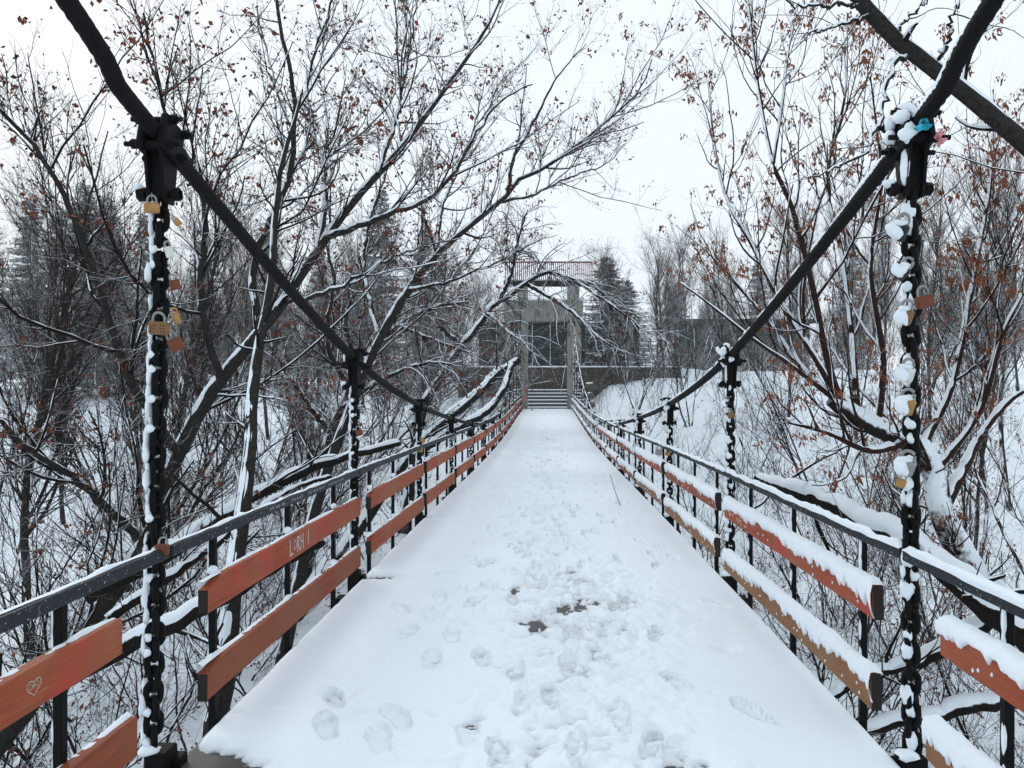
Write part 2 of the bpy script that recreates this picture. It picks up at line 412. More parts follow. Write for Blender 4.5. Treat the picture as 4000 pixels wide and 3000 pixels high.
def stamp(cx, cy, a, depth, L=.285, wd_=.098, tread=True, mir=1):
    global H
    y0, y1 = np.searchsorted(rows, [cy-.25, cy+.25]); x0, x1 = np.searchsorted(cols, [cx-.25, cx+.25])
    if y1-y0 < 2 or x1-x0 < 2: return
    X = SX[y0:y1, x0:x1]-cx; Y = SY[y0:y1, x0:x1]-cy
    u = (X*math.cos(a)+Y*math.sin(a))*mir; v = -X*math.sin(a)+Y*math.cos(a); v = v/L*2; u = u/wd_*2
    wv = np.where(v > -.1, 1-.16*(v-.35)**2*3, .74+.1*np.abs(v+.55)) ; u = u-.16*np.cos(v*1.8)
    d = np.maximum(np.abs(v)**3.2+(np.abs(u)/np.maximum(wv, .3))**2.6, 0)
    ins = 1-sstep(.90, 1.06, d+.25*(cl2[y0:y1, x0:x1]-.5)); rim = np.exp(-((d-1.25)/.22)**2)
    tr = .0
    if tread: tr = .007*(np.sin(v*L*.5*2*math.pi/.026+np.abs(u)*1.4) > .1)*(np.abs(u) < .82)
    arch = .004*np.exp(-((v+.08)/.16)**2)
    sub = H[y0:y1, x0:x1]
    noise_ = .010*(cl2[y0:y1, x0:x1]-.5)
    H[y0:y1, x0:x1] = sub*(1-ins)+ins*(np.minimum(sub, .044)-depth+tr+arch+noise_)+rim*.007*(clump[y0:y1, x0:x1]*1.8)
r2 = random.Random(4)
near = [(-1.0, 3.55, .5), (-.93, 3.24, .35), (-.66, 3.33, .55), (-.68, 3.12, .3), (-.83, 4.5, -.1), (-.55, 4.45, .15), (-.62, 4.05, .05), (-.35, 4.1, .2), (-.12, 3.5, -.2), (-.16, 3.85, .1),
        (-.2, 3.02, .1), (.12, 3.05, 0), (.32, 3.35, .1), (.02, 3.6, .12), (.42, 3.12, -.3), (.5, 3.0, -.2), (.36, 4.7, -.35), (.28, 4.2, -.05), (.18, 4.55, .1), (.62, 3.75, .2), (.9, 3.4, .3), (-.75, 5.3, .2), (-.95, 5.0, .4), (.1, 4.0, .0), (-.33, 3.2, .05)]
for (x, y, a) in near: stamp(x, y, a, r2.uniform(.018, .030), mir=r2.choice((1, -1)))
y = 4.6
while y < 43:
    for k in range(3 if y < 14 else 4):
        x = r2.gauss(.02, .36 if r2.random() < .7 else .6)
        if abs(x) < 1.2: stamp(x, y+r2.uniform(-.2, .2), r2.gauss(0, .25)+(math.pi if r2.random() < .4 else 0), r2.uniform(.010, .029), mir=r2.choice((1, -1)), tread=y < 9)
    y += r2.uniform(.07, .15)
for k in range(1500):   # crumbs and scuffs along the trodden strip
    cx = r2.gauss(.02, .40); cy = 2.9+38*r2.random()**1.6; ra = r2.uniform(.02, .06); dd = r2.choice((-1, -1, 1))*r2.uniform(.005, .014)
    y0, y1 = np.searchsorted(rows, [cy-.2, cy+.2]); x0, x1 = np.searchsorted(cols, [cx-.2, cx+.2])
    if x1-x0 < 2 or y1-y0 < 1: continue
    X = SX[y0:y1, x0:x1]-cx; Y = SY[y0:y1, x0:x1]-cy
    H[y0:y1, x0:x1] += dd*np.exp(-((X/ra)**2+(Y/(ra*r2.uniform(.5, 1.2)))**2)**2)*(.5+cl2[y0:y1, x0:x1])
H = np.maximum(H, .001+.010*clump)
for (x, y, d) in [(-.85, 3.4, .03), (-.97, 3.6, .03), (.55, 2.95, .028), (-.32, 3.32, .026), (.1, 5.05, .024), (.25, 5.25, .026), (-.1, 4.75, .026), (-.55, 4.05, .028), (1.0, 4.25, .018), (.2, 6.3, .022), (-.3, 5.6, .024), (.85, 5.1, .02)]:
    e = np.exp(-(((SX-x)/.09)**2+((SY-y)/.10)**2)); H -= e*(d+.010)*np.clip((cl2*.6+clump*.6-.28)*2.2, 0, 1.6)
# edges thin out; bare boards by the left hangers
eL = SX-DL; eR = DR-SX
H *= sstep(-.01, .05, eL+.02*(fbm(SX*3, SY*6, 3, 41)-.5))*sstep(-.012, .03, eR)*1.0
for n, yy in enumerate(HY['L']):
    e = np.exp(-(np.clip(eL-.02, 0, None)/(.20+.10*vnoise1(n*3.1)))**2-((SY-yy-.03)/.10)**2); H -= e*.085*np.clip((clump+.6*cl2-.42)*2.2, 0, 1.5)
    for dy in (.43, 1.4, 2.33):
        e = np.exp(-(np.clip(eL, 0, None)/.20)**2-((SY-yy-dy)/.018)**2); H -= e*.030
e = np.exp(-((eL-.05)/.30)**2-((SY-2.93)/.10)**2); H -= e*.07*np.clip((clump+.6*cl2-.45)*2.2, 0, 1.5)
nx, ny = len(cols), len(rows); i = np.arange(nx-1)[None]; j = np.arange(ny-1)[:, None]
F = np.stack([j*nx+i, j*nx+i+1, (j+1)*nx+i+1, (j+1)*nx+i], -1).reshape(-1, 4)
me = mesh_np('snow_cover', np.stack([SX, SY, deck_z(SY)+H-.001], -1).reshape(-1, 3), F, M_decksnow)
at_ = me.attributes.new('thin', 'FLOAT', 'POINT'); at_.data.foreach_set('value', (1-np.clip(H/.042, 0, 1)).astype(np.float32).ravel())
link('snow_cover', me, deck)

# ------------------------------------------------------------------ snow lying along rods and limbs
def snow_ridge(mb, P, R, thick, seed=0, gap=.35, freq=6., span=1.15, nseg=5):
    """P (K,3) R (K,): a rounded strip of snow on the weather side"""
    K = len(P); T = tangents(P[None])[0]
    U = UPREF-(T@UPREF)[:, None]*T; hz = np.linalg.norm(U, axis=1); U = nrm(U); B = np.cross(T, U)
    s = np.concatenate([[0], np.cumsum(np.linalg.norm(np.diff(P, axis=0), axis=1))])
    nz = vnoise1(s*freq+seed*13.7, seed)*.6+vnoise1(s*freq*2.7+seed*5.1, seed+3)*.4
    h = thick*np.clip(hz, 0, 1)**1.3*np.clip((nz-gap)/(1-gap)*2.0, -.35, 1.3)
    thick = np.broadcast_to(thick, h.shape); h[0] = -.3*thick[0]; h[-1] = -.3*thick[-1]
    a = np.linspace(-span, span, nseg)
    w = np.cos(a/span*np.pi/2)**.7
    rad = R[:, None]*.985+h[:, None]*w[None]-(1-w)[None]*.10*R[:, None]
    wob = (vnoise1(s*freq*1.9, seed+9)-.5)*.5
    ang = a[None]+wob[:, None]
    V = P[:, None]+rad[..., None]*(np.cos(ang)[..., None]*U[:, None]+np.sin(ang)[..., None]*B[:, None])
    k = np.arange(K-1)[:, None]*nseg; q = np.arange(nseg-1)[None]
    mb.add(V.reshape(-1, 3), np.stack([k+q, k+q+1, k+nseg+q+1, k+nseg+q], -1).reshape(-1, 4))

# ------------------------------------------------------------------ main cables
def make_cable(side):
    y = [-1.5]
    while y[-1] < 43.9: y.append(y[-1]+(.014 if y[-1] < 8 else .03 if y[-1] < 14 else .10))
    y = np.array(y); P = np.stack([np.full_like(y, HX[side]), y, cab_z(y)], 1)
    s = np.concatenate([[0], np.cumsum(np.linalg.norm(np.diff(P, axis=0), axis=1))])
    T = tangents(P[None])[0]; U = np.tile([1., 0, 0], (len(y), 1)); B = np.cross(T, U)
    S = 32; a = np.arange(S)*2*np.pi/S
    ph = 4*(a[None]-(1 if side == 'L' else -1)*2*np.pi*s[:, None]/.34)
    r = .0315*(.70+.30*np.abs(np.sin(ph))**.8)
    V = P[:, None]+r[..., None]*(np.cos(a)[None, :, None]*U[:, None]+np.sin(a)[None, :, None]*B[:, None])
    K = len(y); k = np.arange(K-1)[:, None]*S; q = np.arange(S)[None]
    F = np.stack([k+q, k+(q+1) % S, k+S+(q+1) % S, k+S+q], -1).reshape(-1, 4)
    t = empty('suspension_cable', (HX[side], 0, cab_z(0)), f'thick black twisted wire suspension cable sagging along the {SIDE[side]} side of the bridge', 'cable', 'main cables of the footbridge')
    mb = MB(); mb.add(V.reshape(-1, 3), F); mb.build('wire_rope', M_cable, t, True)
    yy = np.linspace(1.2, 40, 900); P2 = np.stack([np.full_like(yy, HX[side]), yy, cab_z(yy)], 1)
    mb = MB(); snow_ridge(mb, P2, np.full(900, .0295), .008 if side == 'L' else .016, 3 if side == 'L' else 8, .55 if side == 'L' else .30, 9., .75); mb.build('snow', M_snow, t, True, kind='stuff')
make_cable('L'); make_cable('R')

# ------------------------------------------------------------------ chain hangers
def make_link(n=16, ns=7):
    hw = .0255; hl = .0415-.0255; path = []
    for k in range(n):
        a = 2*math.pi*k/n; path.append((hw*math.cos(a), 0, hw*math.sin(a)+(hl if math.sin(a) > .01 else -hl if math.sin(a) < -.01 else 0)))
    P = np.array(path); T = nrm(np.roll(P, -1, 0)-np.roll(P, 1, 0)); U = np.tile([0., 1, 0], (n, 1)); B = np.cross(T, U)
    a = np.arange(ns)*2*np.pi/ns; V = P[:, None]+.0128*(np.cos(a)[None, :, None]*U[:, None]+np.sin(a)[None, :, None]*B[:, None])
    F = [(k*ns+q, k*ns+(q+1) % ns, ((k+1) % n)*ns+(q+1) % ns, ((k+1) % n)*ns+q) for k in range(n) for q in range(ns)]
    return V.reshape(-1, 3), np.array(F)
LV, LF = make_link(); LV2, LF2 = make_link(8, 4)
ME_link = mesh_np('chain_link', LV, LF, M_metal)
def blob(mb, c, r, rnd, lat=6, lon=9):
    V = [(0, 0, 1)]; q0, q1, q2 = (rnd.uniform(0, 6.3) for _ in range(3))
    for a in range(1, lat):
        for b in range(lon):
            t = math.pi*a/lat; p = 2*math.pi*b/lon; k = 1+.20*math.sin(2*t+q0)*math.cos(2*p+q1)+.10*math.sin(3*p+q2+2*t)+rnd.uniform(-.11, .11); V.append((k*math.sin(t)*math.cos(p), k*math.sin(t)*math.sin(p), k*math.cos(t)))
    V.append((0, 0, -1)); V = np.array(V)*np.array(r)+np.array(c); n0 = mb.n
    F4 = []; F3 = []
    for b in range(lon):
        b2 = (b+1) % lon; F3.append((0, 1+b, 1+b2)); e = 1+(lat-2)*lon; F3.append((e+b2, e+b, len(V)-1))
        for a in range(lat-2): F4.append((1+a*lon+b, 1+(a+1)*lon+b, 1+(a+1)*lon+b2, 1+a*lon+b2))
    mb.add(V, F4); mb.f3.append(np.array(F3)+n0)

hanger_x_at = {}
def hanger(side, n):
    y = HY[side][n-1]; x0 = HX[side]; zc = float(cab_z(y)); zd = float(deck_z(y)); sg = 1 if side == 'L' else -1   # sg: direction to the walkway
    t = empty('chain_hanger', (x0, y, zd), f'{ORD[n]} black chain hanger from the camera along the {SIDE[side]} side, clamped to the cable', 'chain hanger', 'chain hangers of the footbridge')
    rnd = random.Random(n*7+(0 if side == 'L' else 100))
    slope = math.atan2(float(cab_z(y+.1)-cab_z(y-.1)), .2)
    M = np.array(Matrix.Rotation(slope, 3, 'X'))
    # clamp: two cheek plates round the rope with bolts through them
    c = np.array((x0, y, zc))
    mb = MB()
    for sx in (-1, 1): mb.bbox(c+M@np.array((sx*.040, 0, -.005)), (.030, .150, .150), .008, M)
    mb.bbox(c+M@np.array((0, 0, .052)), (.07, .10, .03), .005, M); mb.bbox(c+M@np.array((0, 0, -.055)), (.09, .11, .035), .005, M)
    cl_ = mb.build('clamp', M_metal, t)
    if n <= 6:
        for by, bz in ((-.05, .052), (.05, .052), (-.05, -.055), (.05, -.055)):
            p = c+M@np.array((0, by, bz)); ln = rnd.uniform(.085, .115); mb = MB(); mb.cyl(p-np.array((ln, 0, 0)), p+np.array((ln, 0, 0)), .010, n=6)
            for s2 in (-1, 1): mb.cyl(p+np.array((s2*.055, 0, 0)), p+np.array((s2*.078, 0, 0)), .019, n=6)
            o = mb.build('bolt', M_metal, cl_, org=np.array(t.location))
    zt = zc-.05
    drop = min(.165, (zc-zd)*.2)
    zp = zc-.05-drop
    for sx in (-1, 1):
        mb = MB(); xx = x0+sx*.030
        V = [(xx+e, y+q*w, z) for e in (-.006, .006) for (w, z) in ((.070, zt+.03), (.034, zp-.035)) for q in (-1, 1)]
        mb.add(V, [(0,1,3,2), (4,6,7,5), (0,4,5,1), (2,3,7,6), (0,2,6,4), (1,5,7,3)]); mb.build('strap_plate', M_metal, t)
    mb = MB(); mb.bbox((x0, y, (zt+zp)/2), (.05, .05, zt-zp+.05), .005); mb.build('hanger_bar', M_metal, t)
    mb = MB(); mb.cyl((x0-.085, y, zp), (x0+.075, y, zp), .016, n=8); mb.cyl((x0-.085, y, zp), (x0-.055, y, zp), .027, n=6); mb.cyl((x0+.05, y, zp), (x0+.075, y, zp), .025, n=6); mb.build('pin', M_metal, t)
    # foot bracket
    zb = zd+.09
    mb = MB(); mb.bbox((x0, y, zd-.03), (.085, .10, .22), .006); mb.bbox((x0+sg*.05, y+.03, zd-.045), (.05, .07, .17), .005); br = mb.build('foot_bracket', M_metal, t)
    # links
    z0 = zp-.012; z1 = zb; pitch = .0572; cnt = max(2, int(round((z0-z1)/pitch))); pitch = (z0-z1)/cnt
    lean = -.03 if (side == 'L' and n == 1) else 0.
    joined = MB(); mbs = MB()
    for k in range(cnt):
        z = z0-(k+.5)*pitch; f = (k+.5)/cnt
        ang = (0 if k % 2 else math.pi/2)+rnd.gauss(0, .12)+(.75*sstep(.45, .9, f) if n == 1 else .5*math.sin(f*4+n))
        xk = x0+lean*f+rnd.gauss(0, .002)
        if y < 28:
            o = link('link', ME_link, t, (xk-x0, y-y, z-zd)); o.rotation_euler = (rnd.gauss(0, .04), rnd.gauss(0, .05), ang)
        else:
            R_ = np.array(Matrix.Rotation(ang, 3, 'Z')); joined.add(LV2@R_.T+np.array((xk, y, z)), LF2)
        if rnd.random() < ((.9 if side == 'L' else .62) if n < 5 else .55):
            if side == 'L':
                blob(mbs, (xk-.028+rnd.gauss(0, .004), y-.012+rnd.gauss(0, .008), z+.022), (.011*rnd.uniform(.8, 1.3), .018, .038*rnd.uniform(.8, 1.2)), rnd, 7, 9)
                if rnd.random() < .35: blob(mbs, (xk-.012, y-.028, z-.005), (.015, .012, .016), rnd)
            else:
                blob(mbs, (xk-.014+rnd.gauss(0, .008), y-.014, z+.012), (.021*rnd.uniform(.7, 1.2), .017, .024*rnd.uniform(.8, 1.6)), rnd, 7, 10)
                if rnd.random() < .5: blob(mbs, (xk-.033, y-.004, z+.02), (.009, .014, .028), rnd)
    if joined.n: joined.build('chain', M_metal, t, True, kind='stuff')
    # snow on clamp, pin and straps
    if side == 'L':
        blob(mbs, (x0-.062, y, zc+.0), (.022, .045, .055), rnd); blob(mbs, (x0-.085, y, zp+.022), (.022, .022, .020), rnd)
        blob(mbs, (x0-.038, y, (zt+zp)/2), (.010, .03, .09), rnd)
    else:
        for k in range(8): blob(mbs, c+M@np.array((-.050+rnd.uniform(-.03, .03), -.050+rnd.uniform(-.03, .07), -.06+.017*k)), (.030*rnd.uniform(.7, 1.2), .028, .026), rnd, 7, 10)
        blob(mbs, (x0-.034, y-.02, (zt+zp)/2), (.012, .028, .08), rnd); blob(mbs, (x0-.085, y, zp+.02), (.022, .022, .016), rnd)
    blob(mbs, (x0-.03, y-.03, zd+.085), (.04, .04, .02), rnd)
    mbs.build('snow', M_snow, t, True, kind='stuff')
for side in 'LR':
    for n in range(1, 15): hanger(side, n)

# ------------------------------------------------------------------ railing bays
def stroke_mesh(mb, pts, w, yoff, d=.0015):
    """flat painted or scratched strokes on a plank face: pts in plank local (x along, z up), on the plane y = yoff"""
    for a, b in zip(pts[:-1], pts[1:]):
        a = np.array(a); b = np.array(b); t = b-a; L = np.linalg.norm(t)
        if L < 1e-6: continue
        t /= L; nn = np.array((-t[1], t[0]))*w/2; a2 = a-t*w*.3; b2 = b+t*w*.3
        V = [(p[0], yoff, p[1]) for p in (a2-nn, b2-nn, b2+nn, a2+nn)]
        mb.add(V, [(0, 1, 2, 3)])
def make_plank(parent, side, A, B, h, mat, snow, name='plank', cham=0., seed=0, label=None):
    """plank from A to B (centre of its bottom edge); local x along, y towards the walkway, z up"""
    A = np.array(A); B = np.array(B); L = np.linalg.norm(B-A); ex = (B-A)/L
    ey = np.array((1., 0, 0)) if side == 'L' else np.array((-1., 0, 0))
    ey = nrm(ey-ex*(ey@ex)); ez = np.cross(ex, ey)
    if ez[2] < 0: ez = -ez
    th = .042; rnd = random.Random(seed); n = 14
    xs = np.linspace(0, L, n); V = []
    for k, x in enumerate(xs):
        j = lambda a=.0022: rnd.uniform(-a, a)
        top = h+j(); bot = j()
        if cham and x < cham*1.0: top -= (cham-x)*.7
        b = .004
        V += [(x, -th/2, bot), (x, th/2-b, bot), (x, th/2, bot+b), (x, th/2, top-b), (x, th/2-b, top), (x, -th/2, top)]
    F = [(k*6+q, k*6+(q+1) % 6, (k+1)*6+(q+1) % 6, (k+1)*6+q) for k in range(n-1) for q in range(6)]
    caps = np.array([(0, 5, 4, 3, 2, 1), tuple((n-1)*6+q for q in range(6))])
    me = mesh_np(name, V, [np.array(F), caps], [mat, M_endgrain], False, [0]*len(F)+[1, 0])
    o = link(name, me, parent)
    Mw = Matrix(((ex[0], ey[0], ez[0], A[0]), (ex[1], ey[1], ez[1], A[1]), (ex[2], ey[2], ez[2], A[2]), (0, 0, 0, 1)))
    o.matrix_local = Matrix.Translation(-parent.location) @ Mw
    if snow:
        m = int(max(24, min(200, L*(70 if parent.location[1] < 8 else 30)))); u = np.linspace(0, L, m); mb = MB()
        if side == 'R':
            d = h*(.20+.32*vnoise1(u*3.1, seed)+.26*(vnoise1(u*26, seed+1)-.4)+.34*(vnoise1(u*71, seed+2)-.5)+.15*(vnoise1(u*140, seed+4)-.5)); d[0] += h*.45; d[1] += h*.2; d = np.clip(d, .02, h*.97)
            tk = .014+.012*vnoise1(u*4, seed+5)+.009*vnoise1(u*23, seed+6)+.006*vnoise1(u*60, seed+7); en = np.minimum(1, np.minimum(u, L-u)/.03+.25); tk = tk*en
            prof = [(-th/2+.004, h-.004, 0, 0), (-th/2-.004, h, 0, .35), (-th/4, h, 0, .9), (th/4, h, 0, 1.0), (th/2+.004, h, 0, .72), (th/2+.014, h, -.25, .2), (th/2+.014, h, -.62, 0), (th/2+.009, h, -.90, 0), (th/2-.003, h, -1., 0)]
        else:
            d = np.full(m, .006); tk = .012*np.clip(vnoise1(u*5, seed)*1.6-.35, 0, 1)+.0
            if not (tk > 0).any(): tk += .003
            prof = [(-th/2-.001, h-.02, 0, -.6), (-th/2-.007, h-.006, 0, .0), (-th/2-.003, h, 0, .7), (-th/2+.010, h, 0, 1.), (-th/2+.020, h-.001, 0, -.15)]
        V = []
        for k in range(m):
            for q, (yy, zz, dd, tt) in enumerate(prof):
                jj = .0045*(vnoise1(u[k]*37+q*7.7, seed+q)-.5)*2 if 0 < q < len(prof)-1 else 0
                V.append((u[k]+(0 if 0 < k < m-1 else (-.004 if k == 0 else .004)), yy+jj, zz+dd*d[k]+tt*tk[k]+jj))
        p = len(prof); F = [(k*p+q, k*p+q+1, (k+1)*p+q+1, (k+1)*p+q) for k in range(m-1) for q in range(p-1)]
        mb.add(V, F)
        if side == 'R':
            for k in range(int(L*5)): 
                x = rnd.uniform(.1, L-.1); blob(mb, (x, th/2+.001, h*rnd.uniform(.12, .45)), (.006, .004, .007), rnd, 4, 6)
        me = mesh_np('snow_cap', np.concatenate(mb.v), [np.concatenate(mb.f4)]+([np.concatenate(mb.f3)] if mb.f3 else []), M_snow)
        link('snow_cap', me, o)
    return o, L

def bay(side, n):
    """railing between hanger n and n+1 (n = 0: before the first)"""
    y0 = HY[side][n-1] if n > 0 else -.1; y1 = HY[side][n] if n < 14 else 43.6
    if n == 14: y1 = 43.5
    x = HX[side]; sg = 1 if side == 'L' else -1
    S = SIDE[side]
    if n == 0: where = f'nearest railing bay on the {S}, before the first chain hanger'
    elif n < 14: where = f'{S} railing bay between the {ORD[n]} and {ORD[n+1]} chain hangers'
    else: where = f'{S} railing bay between the last chain hanger and the concrete gate'
    lab = where+(', snow-capped worn planks' if side == 'R' else ', worn red-brown planks')
    zb = float(deck_z((y0+y1)/2))
    t = empty('railing_bay', (x, (y0+y1)/2, zb), lab, 'railing', 'railing bays of the footbridge')
    dz = lambda y: float(deck_z(y))
    # handrail
    ra = np.array((x+sg*.018, y0+.012, dz(y0)+.835)); rb = np.array((x+sg*.018, y1-.012, dz(y1)+.835))
    d = rb-ra; L = np.linalg.norm(d); M = np.array(Matrix.Rotation(math.atan2(d[2], d[1]), 3, 'X'))
    mb = MB(); mb.bbox((ra+rb)/2, (.046, L, .044), .004, M); hr = mb.build('handrail', M_rail, t)
    K = int(max(20, L*26)); P = np.linspace(ra, rb, K)+np.array((-.004 if side == 'L' else -.008, 0, .006)); mb = MB()
    snow_ridge(mb, P, np.full(K, .024), .008 if side == 'L' else .016, n+(0 if side == 'L' else 30), .50 if side == 'L' else .20, 6., .85)
    mb.build('snow', M_snow, hr, True, org=np.array(t.location))
    # balusters
    for q in (.43, 1.40, 2.33):
        yb = y0+q*(y1-y0)/SP if n > 0 else (y1-SP+q)
        if yb > y1-.2 or yb < .2: continue
        zt = dz(yb)+.813; z0 = dz(yb)-.16
        mb = MB(); xb = x+sg*.012; mb.bbox((xb, yb, (zt+z0)/2), (.030, .030, zt-z0), .003); b = mb.build('baluster', M_metal, t)
        mbs = MB(); rnd = random.Random(n*13+int(q*10))
        zz = z0+.2
        for k in range(4):
            z = dz(yb)+(.70, .775, .30, .42)[k]
            blob(mbs, (xb-.014, yb-.006, z), (.005, .014, .05), rnd, 5, 6)
        blob(mbs, (xb+sg*.02-.01, yb-.02, dz(yb)+.67), (.022, .03, .02), rnd, 5, 7); blob(mbs, (xb+sg*.02-.01, yb-.02, dz(yb)+.285), (.022, .03, .02), rnd, 5, 7)
        mbs.build('snow', M_snow, b, True, org=np.array(t.location))
    # planks, mounted on the walkway side of the balusters
    xp = x+sg*.050
    rnd = random.Random(n*31+(5 if side == 'L' else 9))
    if n == 0: ya, yb = .0, (2.595 if side == 'L' else 2.60)
    else: ya, yb = y0+(.22 if side == 'L' else .17), y1-(.06 if side == 'L' else .10)
    if n >= 3: ya, yb = y0+.10, y1-.06
    mats_u = {('L', 1): M_woodred, ('L', 0): M_woodred, ('R', 0): M_woodred, ('R', 1): M_woodred, ('L', 5): M_woodred}
    mu = mats_u.get((side, n), M_wood if side == 'L' else rnd.choice((M_wood, M_wooddull, M_wood)))
    ml = {('L', 1): M_wooddull, ('L', 0): M_wooddull}.get((side, n), M_wood if side == 'L' else rnd.choice((M_woodtan, M_wooddull, M_woodtan)))
    out = []
    hb = [(.525, .520, .135), (.150, .125, .145)]
    if n == 0: hb = [(.555, .575, .120), (.17, .185, .14)]
    for w, (za, zb_, hh) in enumerate(hb):
        j = rnd.uniform(-.012, .012)
        A = (xp, ya+rnd.uniform(0, .03), dz(ya)+za+j); B = (xp, yb-rnd.uniform(0, .04)+(.10 if (n == 0 and w == 1) else 0), dz(yb)+zb_+j*.6)
        o, L = make_plank(t, side, A, B, hh, mu if w == 0 else ml, True, cham=.05 if (n in (1, 2) and side == 'L') else 0, seed=n*17+w*5+(0 if side == 'L' else 77))
        out.append((o, L, hh))
    return t, out
BAY = {}
for side in 'LR':
    for n in range(0, 15): BAY[(side, n)] = bay(side, n)

# writing and scratches
def marks(side, n, w, name, strokes, width, mat, face=.0222):
    o, L, hh = BAY[(side, n)][1][w]; mb = MB()
    for s in strokes: stroke_mesh(mb, s, width, face)
    V = np.concatenate(mb.v); me = mesh_np(name, V, np.concatenate(mb.f4), mat, False); return link(name, me, o)
L0 = BAY[('L', 0)][1][0][1]
hx = 2.40-.30; hz = .068
heart = [(hx+.030*(16*math.sin(a)**3)/16, hz+.026*(13*math.cos(a)-5*math.cos(2*a)-2*math.cos(3*a)-math.cos(4*a))/16) for a in np.linspace(0, 2*math.pi, 26)]
ring = lambda cx, cz, r, r2=None: [(cx+r*math.cos(a), cz+(r2 or r)*math.sin(a)) for a in np.linspace(0, 2*math.pi, 12)]
marks('L', 0, 0, 'carved_heart', [heart, ring(hx-.013, hz+.003, .006, .008), ring(hx+.013, hz+.006, .006, .008), [(hx-.003, hz-.002), (hx+.002, hz+.008)], [(hx-.004, hz+.006), (hx+.003, hz)]], .0028, M_scratch)
# pale letters on the red patch of the second left plank
def letters(x, z, s, word):
    G = {'L': [[(0, 1), (0, 0), (.55, .08)]], 'O': [ring(.25, .55, .2, .3)], 'R': [[(0, 0), (0, 1), (.4, .85), (.1, .5), (.5, 0)]], 'A': [[(0, 0), (.25, 1), (.5, 0)], [(.1, .4), (.4, .4)]], 'H': [[(0, 0), (0, 1)], [(.5, 0), (.5, 1)], [(0, .5), (.5, .55)]],
         'N': [[(0, 0), (0, 1), (.5, 0), (.5, 1)]], 'M': [[(0, 0), (0, 1), (.28, .4), (.55, 1), (.55, 0)]], 'I': [[(0, 0), (0, 1)]], 'S': [[(.5, .9), (.1, .9), (.05, .55), (.45, .45), (.4, .05), (0, .08)]], 'P': [[(0, 0), (0, 1), (.4, .9), (.35, .5), (0, .45)]],
         'E': [[(.45, 1), (0, 1), (0, 0), (.45, 0)], [(0, .5), (.4, .5)]], 'T': [[(0, 1), (.5, 1)], [(.25, 1), (.25, 0)]], 'Y': [[(0, 1), (.25, .5), (.5, 1)], [(.25, .5), (.25, 0)]]}
    out = []
    for k, ch in enumerate(word):
        if ch == ' ': continue
        out += [[(x+(k*.72+p[0])*s, z+p[1]*s) for p in st] for st in G[ch]]
    return out
marks('L', 1, 0, 'graffiti_lettering', letters(1.02, .028, .085, 'LORH')+[[(1.34, .115), (1.335, .04)]], .009, M_scratchgrey)
marks('R', 1, 0, 'scratched_lettering', letters(2.18, .030, .030, 'NSM')+letters(2.10, .018, .022, 'LIS'), .003, M_scratch)
marks('L', 5, 0, 'yellow_graffiti', [[(1.3, .03), (1.36, .11), (1.42, .03)], [(1.55, .03), (1.55, .12)], [(1.7, .03), (1.75, .12), (1.8, .03), (1.86, .12)]], .026, M_yellow)
marks('L', 5, 0, 'red_graffiti', [[(.3, .03), (.35, .12), (.5, .03), (.55, .12)], [(.75, .03), (.9, .12)], [(1.0, .12), (1.05, .03), (1.15, .1)]], .035, M_redspray)
marks('R', 2, 0, 'red_graffiti', [[(1.2, .03), (1.25, .09)], [(1.32, .02), (1.30, .08)]], .035, M_redspray)
# pale scribble on the side of the second left handrail
t1 = BAY[('L', 1)][0]; y0 = HY['L'][0]; mb = MB()
for k in range(34):
    yy = y0+1.05+k*.043+rng.uniform(-.008, .008)
    if k in (6, 7, 13, 14, 23, 24): continue
    zz = float(deck_z(yy))+.836+.0; xx = XL+.018+.0236
    for (dy, dz_, hgt) in ((0, 0, .016), (.015, rng.uniform(-.004, .004), .012)):
        a = rng.uniform(-.4, .4); V = [(xx, yy+dy+s*.0022+a*q*hgt*.3, zz+dz_+q*hgt/2) for s, q in ((-1, -1), (1, -1), (1, 1), (-1, 1))]; mb.add(V, [(0, 1, 2, 3)])
mb.build('scribble', M_scratchgrey, t1)

# ------------------------------------------------------------------ padlocks
def padlock(label, px, py, Y, size, mat, rot=(0, 0, 0), w=1.0, snow=False, shack=M_silver, text=False, group='padlocks hung on the chains'):
    p = W(px, py, Y); t = empty('padlock', tuple(p), label, 'padlock', group)
    R = np.array(Matrix.Rotation(rot[2], 3, 'Z') @ Matrix.Rotation(rot[1], 3, 'Y') @ Matrix.Rotation(rot[0], 3, 'X'))
    s = size; wd2 = s*w
    mb = MB(); mb.bbox(p, (wd2, s*.45, s*.85), s*.10, R); mb.build('lock_body', mat, t)
    a = np.linspace(0, math.pi, 9); rad = wd2*.30
    pts = np.array([(rad, 0, s*.35)]+[(rad*math.cos(q), 0, s*.62+rad*math.sin(q)*1.1) for q in a]+[(-rad, 0, s*.35)])@R.T+p
    V, F = tube_arrays(pts[None], np.full((1, len(pts)), s*.085), 6); mb = MB(); mb.add(V, F); mb.build('shackle', shack, t, True)
    if text:
        mb = MB()
        for r_ in range(3):
            for k in range(5):
                if k == 2: continue
                c = p+R@np.array(((k-2)*wd2*.17, -s*.2255-.0006, (1-r_)*s*.2)); mb.box(c, (wd2*.11, .0008, s*.05), R)
        mb.build('engraving', M_endgrain, t)
    if snow:
        mb = MB(); rnd = random.Random(int(px)); R2 = R
        blob(mb, p+R2@np.array((-.06*wd2, -s*.19, s*.07)), (wd2*.52, s*.20, s*.44), rnd, 9, 14); blob(mb, p+R2@np.array((-.05*wd2, 0, s*.42)), (wd2*.45, s*.26, s*.17), rnd, 8, 12)
        mb.build('snow', M_snow, t, True)
PL = 'padlock on the nearest left chain'
padlock('small wide gold '+PL+', topmost', 593, 812, 2.90, .047, M_brass, (0, 0, .1), 1.15)
